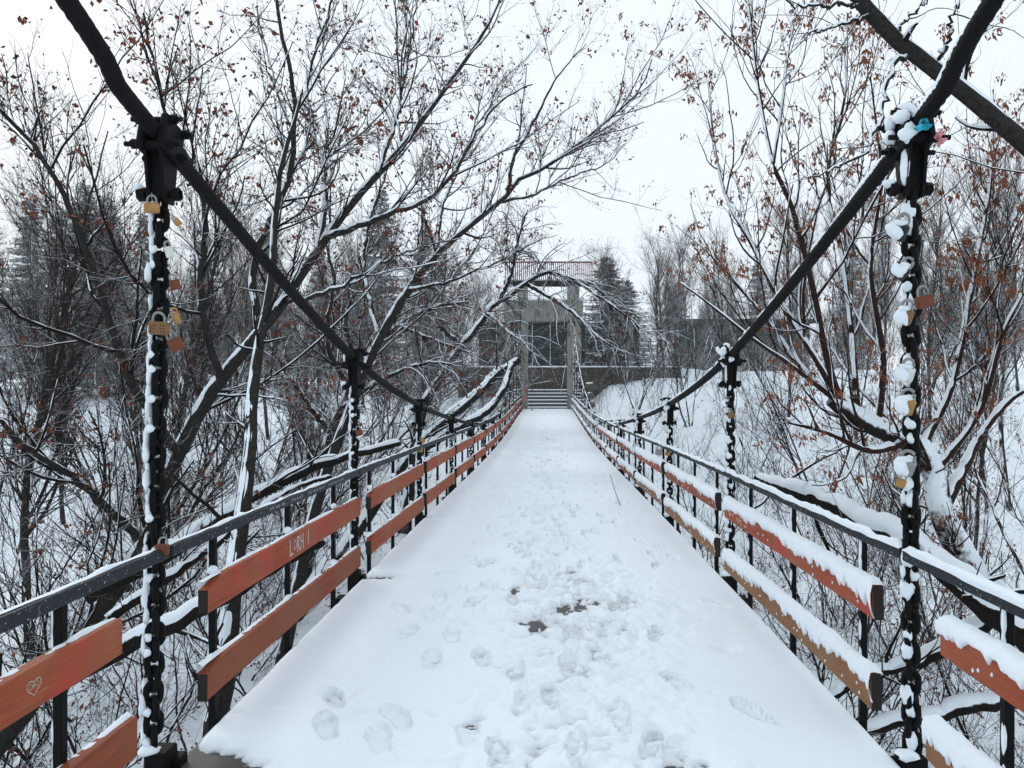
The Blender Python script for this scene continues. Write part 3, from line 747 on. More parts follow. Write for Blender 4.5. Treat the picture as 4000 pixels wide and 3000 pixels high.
padlock('orange elongated '+PL+', just under the gold one', 693, 868, 2.93, .030, M_brass, (.1, -.75, .2), .8)
padlock('pale plastic-bodied '+PL, 662, 985, 2.90, .050, M_paleyel, (0, -.25, .5), .6)
padlock('dull brown narrow '+PL+', below the pale one', 684, 1112, 2.93, .046, M_rust, (0, -.3, .7), .8)
padlock('long pale brass cylinder '+PL, 690, 1245, 2.92, .052, M_brass, (0, -.25, .4), .5, shack=M_brass)
padlock('square engraved brass '+PL, 620, 1282, 2.88, .058, M_brassdull, (.15, .06, .12), 1.2, text=True)
padlock('rust red tilted '+PL+', lowest of its cluster', 688, 1345, 2.92, .058, M_rust, (0, -.5, .55), .9)
padlock('rusty padlock where the nearest left chain crosses the handrail', 634, 2146, 2.90, .048, M_rust, (0, .1, .2), 1.0)
padlock('brown padlock on the second left chain', 1403, 1690, 5.90, .055, M_rust, (0, -.3, .5), .9)
padlock('orange padlock on the third left chain above the handrail', 1652, 1722, 8.85, .060, M_brass, (0, -.6, .4), .8)
padlock('gold padlock on the third left chain at the handrail', 1643, 1758, 8.80, .060, M_brass, (0, 0, .2), .9)
padlock('silver padlock on the fourth left chain', 1768, 1712, 11.75, .085, M_silver, (0, .3, .2), 1.0)
PR = 'padlock on the nearest right chain'
padlock('black '+PR+', topmost, under a pad of snow', 3508, 905, 2.86, .075, M_blackpl, (.4, .4, -.4), .9, True)
padlock('black pointed '+PR+', jutting left', 3515, 1060, 2.86, .062, M_blackpl, (.3, .7, -.2), 1.0, True)
padlock('dark red '+PR+', sticking out to the right', 3612, 1178, 2.88, .055, M_rust, (0, -.25, .2), 1.35)
padlock('snow-laden brass '+PR+', just below the dark red one', 3530, 1235, 2.84, .070, M_brassdull, (.4, .35, -.5), .9, True)
padlock('snow-laden pale '+PR+', halfway down', 3537, 1460, 2.84, .066, M_paleyel, (.4, .3, -.5), .9, True)
padlock('snow-laden bright brass '+PR+', below the pale one', 3533, 1585, 2.84, .070, M_brass, (.3, .3, -.45), 1.0, True)
padlock('snow-laden grey '+PR+', lowest with a snow pad', 3533, 1822, 2.84, .072, M_silver, (.4, .35, -.5), 1.0, True)
padlock('small bare brass '+PR+', lowest of all', 3520, 1888, 2.84, .040, M_brass, (0, .35, -.3), .8)
padlock('brown padlock on the second right chain', 2856, 1622, 5.78, .055, M_brassdull, (0, -.2, .3), .9)
padlock('black padlock jutting left from the second right chain', 2828, 1575, 5.76, .060, M_blackpl, (.3, .6, -.3), .9, True)
padlock('gold padlock on the third right chain at the handrail', 2608, 1772, 8.65, .050, M_brass, (0, 0, .2), 1.2)
padlock('grey padlock hanging from the handrail by the third right chain', 2573, 1766, 8.70, .085, M_silver, (0, .1, -.2), .9)
padlock('silver snowy padlock on the fourth right chain', 2478, 1758, 11.5, .10, M_silver, (.2, .2, -.3), 1.0, True)
# ribbons on the nearest right clamp
def cloth(name, label, px, py, Y, sx, sz, mat, seed):
    c = W(px, py, Y); r_ = np.random.default_rng(seed); n = 9
    u, v = np.meshgrid(np.linspace(-1, 1, n), np.linspace(-1, 1, n)); k = 1-.45*(np.abs(u)**3+np.abs(v)**3)/2
    X = u*sx*k+.006*np.sin(v*4+seed); Z = v*sz*k+.006*np.sin(u*5+seed); Yv = .016*np.sin(u*5+v*2.5+seed)+.010*np.sin(v*7-seed)+.012*u*v
    V = np.stack([X, Yv, Z], -1).reshape(-1, 3); i = np.arange(n-1)[None]; j = np.arange(n-1)[:, None]
    F = np.stack([j*n+i, j*n+i+1, (j+1)*n+i+1, (j+1)*n+i], -1).reshape(-1, 4)
    V2 = V+np.array((0, .004, 0)); m = len(V)
    o = link(name, mesh_np(name, np.vstack([V, V2]), np.vstack([F, F[:, ::-1]+m]), mat), loc=tuple(c)); tag(o, label, 'ribbon'); return o
cloth('ribbon', 'bright cyan cloth ribbon tied on top of the nearest right cable clamp', 3610, 488, 2.80, .026, .020, M_cyan, 1)
cloth('ribbon', 'pink cloth ribbon beside the cyan one on the nearest right cable clamp', 3674, 535, 2.80, .016, .028, M_pinkcl, 4)

# ------------------------------------------------------------------ gate tower
GY_ = 43.75
tw = empty('gate_tower', (0, GY_, 0), 'weathered concrete portal tower carrying the cables at the far end of the bridge', 'bridge tower')
TZ = EYE+(1500-1118)/3000*GY_
for sx, xi, xo0, xo1 in ((-1, -1.15, -1.50, -1.78), (1, 1.09, 1.43, 1.80)):
    mb = MB(); zs = np.linspace(-.4, TZ, 9); V = []
    for z in zs:
        f = (z+.4)/(TZ+.4); xo = xo0+(xo1-xo0)*f
        a, b = sorted((xi, xo)); V += [(a, GY_-.24, z), (b, GY_-.24, z), (b, GY_+.24, z), (a, GY_+.24, z)]
    F = [(k*4+q, k*4+(q+1) % 4, (k+1)*4+(q+1) % 4, (k+1)*4+q) for k in range(8) for q in range(4)]
    mb.add(V, F); col = mb.build('column', M_concrete, tw)
    if sx < 0:
        mb = MB()
        for s in [[(-1.30, 1.05), (-1.20, 1.20), (-1.17, .85), (-1.28, .78)], [(-1.34, 1.32), (-1.31, 1.10)], [(-1.24, .70), (-1.20, .55)], [(-1.18, 1.28), (-1.17, .60)]]:
            for a, b in zip(s[:-1], s[1:]):
                a = np.array(a); b = np.array(b); t = (b-a)/np.linalg.norm(b-a); nn = np.array((-t[1], t[0]))*.022
                mb.add([(p[0], GY_-.245, p[1]) for p in (a-nn, b-nn, b+nn, a+nn)], [(0, 1, 2, 3)])
        mb.build('graffiti', M_pink, col, org=np.array(tw.location))
mb = MB(); mb.bbox((.03, GY_, TZ+.16), (5.1, .7, .30), .02); beam = mb.build('cross_beam', M_bark, tw)
rl = MB(); rl.box((.03, GY_-.28, TZ+1.32), (5.0, .06, .07)); rl.build('top_rail', M_redpaint, tw)
for k in range(44):
    x = -2.42+k*.114; b = MB(); b.box((x, GY_-.28, TZ+.80), (.05, .03, .97)); b.build('baluster', M_redpaint, tw)
mb = MB()
for k in range(40): blob(mb, (-2.4+k*.125, GY_-.26, TZ+1.37), (.1, .05, .03), random, 4, 6)
for k in range(40): blob(mb, (-2.4+k*.125, GY_-.05, TZ+.33), (.12, .2, .06), random, 4, 6)
mb.build('snow', M_snow, tw, True)

# steps and retaining wall
st = empty('stone_steps', (0, 45, 0), 'flight of low stone steps with snowy treads behind the gate', 'steps')
z = -.08; yy = 45.0
for k in range(6):
    run = .62 if k < 5 else 1.6
    mb = MB(); mb.bbox((0, yy+run/2, z+.08), (4.4, run+.02, .17), .02); s = mb.build('step', M_stepstone, st)
    mb = MB(); xs = np.linspace(-2.15, 2.15, 60); ru = random.Random(k)
    V = []
    for x in xs:
        e = .035*vnoise1(x*4+k*9, k); V += [(x, yy+.02+e, z+.166), (x, yy+.035+e, z+.20), (x, yy+.2, z+.215), (x, yy+run-.02, z+.21)]
    mb.add(V, [(a*4+q, (a+1)*4+q, (a+1)*4+q+1, a*4+q+1) for a in range(59) for q in range(3)]); mb.build('snow', M_snow, s, True, org=np.array(st.location))
    z += .20; yy += run
WALLY = 50.3; WZ0, WZ1 = .6, EYE+(1500-1440)/3000*WALLY
wl = empty('stone_wall', (0, WALLY, 0), 'dark fieldstone retaining wall with snowy coping behind the steps', 'wall')
mb = MB(); mb.box((1.4, WALLY+.30, (WZ0+WZ1)/2), (14.6, .40, WZ1-WZ0)); mb.build('wall_core', M_mortar, wl)
mb = MB(); mb.bbox((1.4, WALLY+.25, WZ1+.05), (14.8, .62, .10), .02); cp = mb.build('coping', M_stepstone, wl)
mb = MB(); xs = np.linspace(-6, 8.8, 120); V = []
for x in xs:
    e = .03*vnoise1(x*3, 4); V += [(x, WALLY-.07+e, WZ1+.09), (x, WALLY-.05+e, WZ1+.15+.02*vnoise1(x*2, 5)), (x, WALLY+.2, WZ1+.18), (x, WALLY+.56, WZ1+.11)]
mb.add(V, [(a*4+q, (a+1)*4+q, (a+1)*4+q+1, a*4+q+1) for a in range(119) for q in range(3)]); mb.build('snow', M_snow, cp, True, org=np.array(wl.location))
rs = random.Random(3); stones = []
for k in range(3):
    b = MB(); blob(b, (0, 0, 0), (.12, .09, .08), rs, 5, 7)
    stones.append(mesh_np('stone', np.concatenate(b.v), [np.concatenate(b.f4), np.concatenate(b.f3)], M_stone))
cnt = 0; z = WZ0+.07
while z < WZ1-.04:
    x = -1.9+rs.uniform(0, .1)
    while x < 2.3:
        o = link('stone', rs.choice(stones), wl, (x, .09, z+rs.uniform(-.02, .02))); o.rotation_euler = (0, rs.uniform(-.3, .3), 0); s = rs.uniform(.75, 1.15); o.scale = (s*rs.uniform(.8, 1.3), s, s); x += .21*s+.02
    z += .155
mb = MB()
for k in range(420):
    x = rs.uniform(-5.8, 8.6)
    if -1.9 < x < 2.3: continue
    blob(mb, (x, WALLY+.09, rs.uniform(WZ0, WZ1)), (.14*rs.uniform(.7, 1.3), .09, .09*rs.uniform(.7, 1.2)), rs, 4, 6)
mb.build('more_stones', M_stone, wl, kind='stuff')
for k, (px, py, s) in enumerate([(2303, 1512, .26), (2306, 1548, .22), (2312, 1580, .2)]):
    c = W(px, py, 45.5-k*.8); b = MB(); blob(b, c, (s*1.05, s, s), rs, 8, 12); o = b.build('boulder', M_stone, None, True)
    tag(o, ['topmost round boulder on the snowy bank right of the gate', 'middle boulder on the bank right of the gate', 'lowest boulder on the bank right of the gate'][k], 'boulder', 'boulders by the gate')
    m2 = MB(); blob(m2, c+np.array((-.03, 0, s*.86)), (s*.8, s*.7, s*.25), rs); q = m2.build('snow', M_snow, o, True, org=np.zeros(3))

# pavilion behind the wall
PV = 58.
pv = empty('pavilion', (0, PV, 2.3), 'dark green walled pavilion with concrete fascia behind the stone wall', 'building')
zf0, zf1 = EYE+(1500-1258)/3000*PV, EYE+(1500-1178)/3000*PV
for k in range(9):
    x = -4.6+k*1.36; mb = MB(); mb.bbox((x, PV+.5+(.03 if k % 2 else 0), (2.2+zf0)/2), (1.34, .1, zf0-2.2), .02); mb.build('wall_panel', M_greenwall, pv)
for x in (-3.0, 2.3, 6.2):
    mb = MB(); mb.bbox((x, PV-.3, (2.2+zf0)/2), (.35, .35, zf0-2.2), .02); mb.build('column', M_concrete, pv)
mb = MB(); mb.bbox((-.35, PV+1.0, (zf0+zf1)/2), (5.9, 3.6, zf1-zf0), .03); fs = mb.build('fascia_slab', M_concrete, pv)
mb = MB(); mb.bbox((-.35, PV+1.0, zf1+.09), (6.0, 3.7, .18), .08); mb.build('roof_snow', M_snow, pv)
# low shed on the right
SY_ = 88.; sz1 = EYE+(1500-1262)/3000*SY_; sx0, sx1 = 14.5, 30.
sh = empty('shed', (22, SY_, 2.5), 'long low shed with a dark flat roof among the trees on the right', 'building')
for k in range(11):
    x = sx0+.7+k*1.42; mb = MB(); mb.bbox((x, SY_+.4, (sz1+1.5)/2), (1.40, .12, sz1-1.5), .02); mb.build('wall_panel', M_greenwall, sh)
mb = MB(); mb.bbox(((sx0+sx1)/2, SY_+1.2, sz1+.2), (sx1-sx0+1, 4, .45), .04); rf = mb.build('roof', M_roofdark, sh)
for k in range(34):
    mb = MB(); mb.box((sx0-.3+k*.49, SY_-.83, sz1+.18), (.09, .05, .38)); mb.build('roof_rib', M_roofdark, rf, org=np.array(sh.location))

# ------------------------------------------------------------------ trees
UPV = np.array([0., 0, 1])
def at_t(P, R, idx, t):
    K = P.shape[1]; f = np.clip(t, 0, .9999)*(K-1); i0 = f.astype(int); w = (f-i0)[:, None]
    a = P[idx, i0]; b = P[idx, i0+1]
    return a*(1-w)+b*w, nrm(b-a), R[idx, i0]*(1-w[:, 0])+R[idx, i0+1]*w[:, 0]
def grow(P, R, per_m, t0, t1, Lm, Lsd, ang, angsd, K, wig, trop, rratio, rmax, rtip=.35, tshrink=.5, lenscale=True, rg=rng, plane=None):
    """children for every parent polyline; per_m children per metre of parent"""
    N = len(P)
    if N == 0: return np.zeros((0, K, 3)), np.zeros((0, K))
    pl = np.linalg.norm(np.diff(P, axis=1), axis=2).sum(1)
    cnt = rg.poisson(np.maximum(per_m*pl*(t1-t0), 0.0)); idx = np.repeat(np.arange(N), cnt); M = len(idx)
    t = rg.uniform(t0, t1, M); p, tan, rp = at_t(P, R, idx, t)
    rv = rg.normal(size=(M, 3)); perp = nrm(rv-(rv*tan).sum(1, keepdims=True)*tan)
    a = np.abs(rg.normal(ang, angsd, M))[:, None]
    d = nrm(np.cos(a)*tan+np.sin(a)*perp)
    L = Lm*np.exp(rg.normal(0, Lsd, M))*(1-tshrink*t)
    if lenscale: L = np.minimum(L, pl[idx]*.75)
    out = np.empty((M, K, 3)); out[:, 0] = p; st = (L/(K-1))[:, None]
    for k in range(1, K):
        d = nrm(d+wig*rg.normal(size=(M, 3))+trop*UPV)
        p = p+d*st; out[:, k] = p
    r0 = np.minimum(rp*rratio, rmax*np.exp(rg.normal(0, .2, M))); fr = np.linspace(1, rtip, K)
    return out, r0[:, None]*fr[None]

def leaf_mesh(P, R, n, size, mat, droop=.7, per=1, seed=0, tmin=.35, wr=(.22, .42)):
    """dead leaves or key clusters hung on twigs"""
    rg = np.random.default_rng(seed); idx = rg.integers(0, len(P), n); pos, tan, _ = at_t(P, R, idx, rg.uniform(tmin, 1, n))
    pos = np.repeat(pos, per, 0); M = len(pos); pos = pos+rg.normal(0, size*.55, (M, 3))*(per > 1)
    d = nrm(rg.normal(size=(M, 3))*.8-droop*UPV*1.3); s = nrm(np.cross(d, rg.normal(size=(M, 3)))); nn = np.cross(d, s)
    L = size*np.exp(rg.normal(0, .3, M))[:, None]; w = L*rg.uniform(*wr, (M, 1)); c = L*rg.uniform(-.25, .25, (M, 1))
    a = pos; b1 = pos+d*L*.45+s*w+nn*c; b2 = pos+d*L*.5-s*w+nn*c; m = pos+d*L*.5-nn*c*.6; e = pos+d*L+nn*c*1.5
    V = np.stack([a, b1, m, b2, e], 1).reshape(-1, 3); o = np.arange(M)[:, None]*5
    F = np.concatenate([o+np.array(q) for q in ((0, 1, 2), (0, 2, 3), (1, 4, 2), (2, 4, 3))])
    return V, F

def polys(*groups):
    """groups of (P, R, sides) -> one vertex and face array"""
    Vs = []; Fs = []; n = 0
    for P, R, S in groups:
        if len(P) == 0: continue
        V, F = tube_arrays(P, R, S); Vs.append(V); Fs.append(F+n); n += len(V)
    return np.concatenate(Vs), np.concatenate(Fs)

def limb(pts, r0, r1, K=26, jit=0.0, pw=1.0):
    g_ = spline(pts, K, jit); f = np.linspace(0, 1, K)**pw
    return g_, r0*(1-f)+r1*f

def snow_for(limbs, thick, seed, minr=.012, **kw):
    mb = MB()
    for k, (P, R) in enumerate(limbs):
        if R[0] < minr: continue
        P2 = spline(P, max(24, len(P)*2)) if len(P) < 60 else P
        R2 = np.interp(np.linspace(0, 1, len(P2)), np.linspace(0, 1, len(R)), R)
        snow_ridge(mb, P2, R2, thick*np.clip(R2/.05, .35, 1.1), seed+k, **kw)
    return mb

def tree_parts(root, trunk, limbs, fine, mats, snow=.02, leaves=None, seed=1, snowgap=.30, finekind=None):
    """trunk: (P,R); limbs: list of (P,R); fine: list of (P,R,S) batches; all in coordinates relative to root"""
    V, F = polys((trunk[0][None], trunk[1][None], 10)); link('trunk', mesh_np('trunk', V, F, mats[2] if len(mats) > 2 else mats[0]), root)
    for (P, R) in limbs:
        V, F = polys((P[None], R[None], 8)); link('limb', mesh_np('limb', V, F, mats[0]), root)
    if snow:
        mb = snow_for([trunk]+list(limbs), snow, seed, gap=snowgap)
        if mb.n: link('snow', mesh_np('snow', np.concatenate(mb.v), np.concatenate(mb.f4), M_snow), root, kind='stuff')
    V, F = polys(*fine); link('crown', mesh_np('crown', V, F, mats[1]), root, kind='stuff')
    if leaves:
        for nm, (V, F, m) in leaves.items(): link(nm, mesh_np(nm, V, F, m, False), root, kind='stuff')

def copy_tree(o, loc, rz, s, label=None, group=None):
    c = o.copy(); C.objects.link(c); c.location = loc; c.rotation_euler = (0, 0, rz); c.scale = (s, s, s) if not isinstance(s, tuple) else s
    if label: c['label'] = label
    if group: c['group'] = group
    for ch in o.children:
        k = ch.copy(); C.objects.link(k); k.parent = c
    return c
def stk(limbs):
    """limbs resampled to one array"""
    K = max(len(p) for p, r in limbs)
    P = np.stack([spline(p, K) if len(p) != K else p for p, r in limbs]); R = np.stack([np.interp(np.linspace(0, 1, K), np.linspace(0, 1, len(r)), r) for p, r in limbs])
    return P, R

# --- hero tree on the left: leaning maple with long snow-lined limbs
def guide(pts, K=30):
    return [W(*p) for p in pts]
def hero(name, label, cat, trunk_g, r0, r1, limb_g, mats, dens, leaves_n=0, leaf_size=.07, trop=.10, seed=1, snow=.022, fine_r=.0042, keys=0, len1=1.6, extra_twigs=1.0, leafmat=None, trop2=None, jit=.012):
    rg = np.random.default_rng(seed)
    base = np.array(trunk_g[0]); loc = base.copy(); loc[2] = min(loc[2], float(terrain(loc[0], loc[1])))
    root = empty(name, tuple(loc), label, cat)
    tr = limb([np.array(p)-loc for p in trunk_g], r0, r1, 34, 0.0)
    lm = [limb([np.array(p)-loc for p in g_], a, b, 28, jit) for g_, a, b in limb_g]
    P, R = stk([tr]+lm)
    trop2 = trop if trop2 is None else trop2
    P1, R1 = grow(P, R, dens[0], .18, .97, len1, .40, .75, .25, 9, .13, trop, .55, .020, rg=rg)
    P2, R2 = grow(np.concatenate([P1]), R1, dens[1], .12, .97, .75, .40, .75, .25, 6, .17, trop2, .60, .0095, rg=rg)
    P2b, R2b = grow(P, R, dens[1]*.5, .30, .99, .7, .4, .8, .25, 6, .17, trop2, .5, .0085, rg=rg)
    P2 = np.concatenate([P2, P2b]); R2 = np.concatenate([R2, R2b])
    P3, R3 = grow(P2, R2, dens[2], .10, .98, .34, .40, .75, .25, 4, .18, trop2*.8, .65, fine_r, rg=rg, rtip=.5)
    P4, R4 = grow(P3, R3, dens[3], .15, .98, .16, .35, .75, .2, 3, .12, trop2*.6, .75, fine_r*.72, rg=rg, rtip=.6)
    big = [(P1[k], R1[k]) for k in range(len(P1))]
    lv = {}
    if leaves_n:
        V, F = leaf_mesh(P3, R3, leaves_n//3, leaf_size*.72, M_leaf, per=4, seed=seed); lv['dead_leaves'] = (V, F, leafmat or M_leaf)
        V, F = leaf_mesh(P3, R3, leaves_n*2, leaf_size*.5, M_leafdk, seed=seed+1); lv['shrivelled_leaves'] = (V, F, M_leafdk)
    if keys:
        V, F = leaf_mesh(P3, R3, keys, .034, M_key, 1.1, 9, seed+2, wr=(.12, .24)); lv['maple_keys'] = (V, F, M_key)
    tree_parts(root, tr, lm, [(P1, R1, 5), (P2, R2, 4), (P3, R3, 3), (P4, R4, 3)], mats, snow, lv, seed)
    # snow on the secondary branches joins the snow part
    mb = MB()
    for k, (p, r) in enumerate(big):
        if r[0] > .010: snow_ridge(mb, spline(p, 26), np.interp(np.linspace(0, 1, 26), np.linspace(0, 1, 9), r), .012, seed+k, .32, 9., .95, 4)
    if mb.n: link('branch_snow', mesh_np('branch_snow', np.concatenate(mb.v), np.concatenate(mb.f4), M_snow), root, kind='stuff')
    print(name, sum(len(c.data.polygons) for c in root.children)*2)
    return root

G = guide
hero('maple_tree', 'big leaning maple with long snow-lined limbs behind the nearest left chain', 'tree',
     [(-6.6, 7.6, -3.6)]+G([(430, 2330, 8.4), (600, 2050, 8.6), (665, 1842, 8.8), (823, 1538, 9.0), (1076, 1221, 9.3), (1203, 1032, 9.6), (1370, 800, 9.9), (1560, 585, 10.2), (1740, 345, 10.5), (1900, 110, 10.8), (1985, -80, 11)]), .125, .014,
     [(G([(1010, 1300, 9.2), (1000, 1000, 9.3), (1130, 700, 9.2), (1150, 380, 9.0), (1090, 60, 8.8), (1060, -300, 8.6)]), .05, .012),
      (G([(1270, 930, 9.7), (1500, 840, 9.9), (1720, 740, 10.3), (1930, 420, 10.6), (2080, 330, 10.8)]), .045, .009),
      (G([(860, 1490, 9.0), (780, 1150, 8.6), (800, 800, 8.3), (640, 420, 8.0), (560, 50, 7.8)]), .045, .010),
      (G([(1240, 990, 9.6), (1270, 700, 10.2), (1200, 350, 10.8), (1290, 30, 11.2), (1330, -200, 11.4)]), .045, .010),
      (G([(1480, 680, 10.0), (1560, 420, 10.6), (1600, 200, 11.0), (1640, -60, 11.2)]), .035, .008),
      (G([(700, 1770, 8.8), (520, 1500, 8.4), (400, 1150, 8.0), (260, 780, 7.6), (60, 480, 7.2), (-200, 200, 7.0)]), .055, .012),
      (G([(560, 2120, 8.6), (330, 1900, 8.0), (120, 1760, 7.4), (-150, 1500, 7.0)]), .05, .014),
      (G([(1100, 1190, 9.3), (1330, 1120, 9.0), (1560, 990, 9.2), (1800, 930, 9.6)]), .03, .007)],
     (M_barkgrey, M_twig), (3.6, 6.2, 8.6, 7.6), leaves_n=2000, trop=.11, seed=11)

hero('maple_tree', 'slender maple with a long limb reaching over the bridge left of the sky gap', 'tree',
     [(-4.6, 13.0, -3.7)]+G([(1230, 2000, 13.2), (1330, 1700, 13.3), (1480, 1330, 13.5), (1654, 1050, 13.7), (1850, 870, 14), (1965, 779, 14.1), (2022, 703, 14.2), (2110, 665, 14.3), (2250, 570, 14.5), (2376, 468, 14.7), (2500, 350, 14.9), (2547, 230, 15)]), .12, .010,
     [(G([(1985, 760, 14.1), (2000, 640, 14.0), (2080, 480, 14.0), (2180, 300, 14.0), (2290, 170, 14.0)]), .04, .007),
      (G([(1950, 790, 14.1), (2080, 760, 14.3), (2230, 690, 14.6), (2370, 640, 14.8), (2440, 560, 15)]), .03, .006),
      (G([(1700, 1010, 13.8), (1730, 800, 14.5), (1830, 560, 15.2), (1900, 300, 15.6)]), .045, .008),
      (G([(1480, 1330, 13.5), (1420, 1000, 13.8), (1500, 700, 14.2), (1620, 420, 14.5)]), .05, .009),
      (G([(1600, 1130, 13.6), (1750, 1100, 13.0), (1950, 1020, 12.8), (2120, 930, 12.8)]), .035, .007),
      (G([(1390, 1550, 13.4), (1280, 1350, 12.8), (1300, 1050, 12.4), (1180, 760, 12.0)]), .05, .009)],
     (M_barkgrey, M_twigbare), (3.6, 5.8, 7.4, 7.0), leaves_n=1300, trop=.12, seed=12, len1=1.7)

hero('leaning_tree', 'dark tree arching over the bridge in front of the gate with drooping twigs', 'tree',
     [(-4.5, 24.0, -3.2)]+G([(1640, 1640, 24.3), (1730, 1462, 24.6), (1781, 1380, 24.8), (1870, 1272, 25.2), (1927, 1190, 25.5), (1990, 1157, 25.8), (2052, 1106, 26), (2140, 1062, 26.3), (2213, 1085, 26.6), (2310, 1108, 27), (2377, 1169, 27.3), (2450, 1210, 27.6)]), .20, .025,
     [(G([(1950, 1172, 25.6), (2000, 1060, 25.4), (2020, 950, 25.2), (2060, 820, 25)]), .08, .02),
      (G([(2060, 1110, 26), (2160, 1170, 25.8), (2250, 1230, 25.6), (2330, 1310, 25.4), (2440, 1380, 25.2)]), .08, .02),
      (G([(2145, 1062, 26.3), (2060, 990, 26.6), (2020, 960, 26.8), (1990, 990, 27)]), .06, .02),
      (G([(1800, 1350, 24.9), (1700, 1250, 24.2), (1640, 1100, 23.6), (1560, 1000, 23.2)]), .08, .02),
      (G([(1900, 1220, 25.3), (1990, 1300, 24.6), (2060, 1350, 24.2), (2110, 1430, 24)]), .05, .012),
      (G([(2240, 1092, 26.7), (2400, 1200, 26.2), (2520, 1290, 26), (2600, 1330, 25.8)]), .06, .015)],
     (M_bark, M_twig), (6.5, 5.0, 5.2, 3.8), leaves_n=500, leaf_size=.11, trop=-.10, seed=13, len1=1.9, fine_r=.008, snow=.05)

def thicket_tree(name, label, gs, seed, mats, dens, **kw):
    return hero(name, label, 'tree', gs[0][0], gs[0][1], gs[0][2], gs[1:], mats, dens, seed=seed, **kw)
# dense dark bush tree left of the bridge, mid distance
thicket_tree('thicket_tree', 'dense dark tangle of drooping brown branches left of the bridge in mid distance',
    [([np.array((-5.5, 17, -3.6))]+G([(1250, 1850, 17.2), (1330, 1600, 17.4), (1430, 1400, 17.6), (1560, 1270, 17.8), (1700, 1200, 18), (1830, 1180, 18.3)]), .16, .03),
     (G([(1330, 1600, 17.4), (1500, 1480, 17), (1660, 1420, 16.8), (1800, 1430, 16.6)]), .07, .015), (G([(1400, 1450, 17.6), (1350, 1250, 17.2), (1420, 1080, 17)]), .07, .015),
     (G([(1500, 1320, 17.7), (1620, 1120, 17.9), (1760, 1010, 18)]), .06, .015), (G([(1290, 1700, 17.3), (1150, 1500, 17), (1050, 1350, 16.8)]), .07, .015), (G([(1560, 1270, 17.8), (1700, 1330, 17.6), (1850, 1380, 17.4)]), .05, .012)],
    15, (M_bark, M_twigred), (7.5, 6.0, 6.0, 4.2), leaves_n=1300, leaf_size=.09, trop=-.05, len1=1.8, fine_r=.006, snow=.035)

# --- right side
hero('leaning_tree', 'thick snow-coated leaning trunk with a fan of red-brown shoots on the right', 'tree',
     G([(4350, 2900, 6.3), (3980, 2440, 6.3), (3800, 2230, 6.3), (3680, 2010, 6.3), (3650, 1860, 6.3), (3600, 1755, 6.3), (3518, 1709, 6.3), (3423, 1668, 6.3), (3328, 1618, 6.3), (3250, 1555, 6.3)]), .15, .07,
     [(G([(3290, 1590, 6.3), (3180, 1390, 6.3), (3050, 1180, 6.4), (2940, 960, 6.5), (2840, 780, 6.6), (2790, 560, 6.7), (2770, 320, 6.8)]), .030, .006),
      (G([(3290, 1590, 6.3), (3230, 1400, 6.1), (3170, 1100, 6.0), (3090, 800, 5.9), (3020, 640, 5.8), (2960, 330, 5.8), (2930, 60, 5.8), (2900, -150, 5.8)]), .030, .006),
      (G([(3020, 640, 5.8), (3060, 380, 5.9), (3080, 200, 6.0), (3120, 10, 6.1)]), .014, .005),
      (G([(3350, 1630, 6.3), (3330, 1350, 6.5), (3290, 1000, 6.7), (3230, 700, 6.8), (3300, 380, 6.9), (3310, 60, 7)]), .030, .006),
      (G([(3430, 1660, 6.3), (3450, 1400, 6.2), (3400, 1050, 6.1), (3440, 700, 6.0), (3400, 300, 5.9)]), .030, .006),
      (G([(3600, 1750, 6.3), (3720, 1500, 6.4), (3800, 1100, 6.5), (3870, 700, 6.6), (3880, 350, 6.7)]), .032, .006),
      (G([(3650, 1850, 6.3), (3830, 1600, 6.2), (3920, 1300, 6.1), (4080, 1000, 6.0)]), .032, .007),
      (G([(3260, 1560, 6.3), (3080, 1420, 6.1), (2950, 1330, 6.0), (2760, 1180, 5.9), (2650, 1100, 5.8)]), .022, .005),
      (G([(3280, 1580, 6.3), (3130, 1430, 6.5), (2990, 1240, 6.8), (2800, 1020, 7.1), (2640, 880, 7.3)]), .022, .005),
      (G([(3560, 1720, 6.3), (3400, 1760, 6.0), (3230, 1690, 5.8), (3080, 1650, 5.7)]), .035, .010),
      (G([(3680, 2000, 6.3), (3780, 1800, 6.4), (3830, 1700, 6.5), (3950, 1560, 6.6), (4100, 1480, 6.7)]), .05, .012)],
     (M_barkred, M_twigred, M_barksnowy), (5.0, 6.0, 6.0, 3.4), keys=1100, jit=.0, trop=.16, seed=21, len1=1.0, fine_r=.0030, snow=.04)

hero('tree', 'tree out of frame on the right whose thick snowy bough crosses behind the right cable', 'tree',
     [(6.6, 5.6, -3.4), (6.3, 5.5, -1), (5.2, 5.3, 1.2)]+G([(4400, 900, 5.2), (4000, 560, 5.1), (3898, 470, 5.1), (3803, 390, 5.1), (3708, 317, 5.1), (3613, 240, 5.1), (3518, 170, 5.1), (3442, 100, 5.1), (3390, 40, 5.1), (3310, -60, 5.1), (3200, -220, 5.2)]), .12, .045,
     [(G([(3560, 200, 5.1), (3470, 300, 5.0), (3440, 460, 5.0), (3380, 600, 4.9), (3290, 640, 4.9), (3170, 690, 4.8)]), .018, .005),
      (G([(3400, 60, 5.1), (3280, 95, 5.0), (3170, 125, 4.9), (3130, 155, 4.9)]), .012, .004),
      (G([(3370, 20, 5.1), (3240, 20, 5.0), (3130, 25, 4.9), (3030, -10, 4.9)]), .014, .005),
      (G([(3640, 260, 5.1), (3700, 180, 5.0), (3720, 60, 4.9), (3800, -80, 4.8)]), .016, .005),
      (G([(3480, 140, 5.1), (3560, 60, 5.0), (3640, -20, 4.9)]), .012, .004)],
     (M_barkgrey, M_twig), (3.0, 3.2, 3.2, 1.6), trop=.0, seed=22, len1=.55, fine_r=.0026, snow=.026)

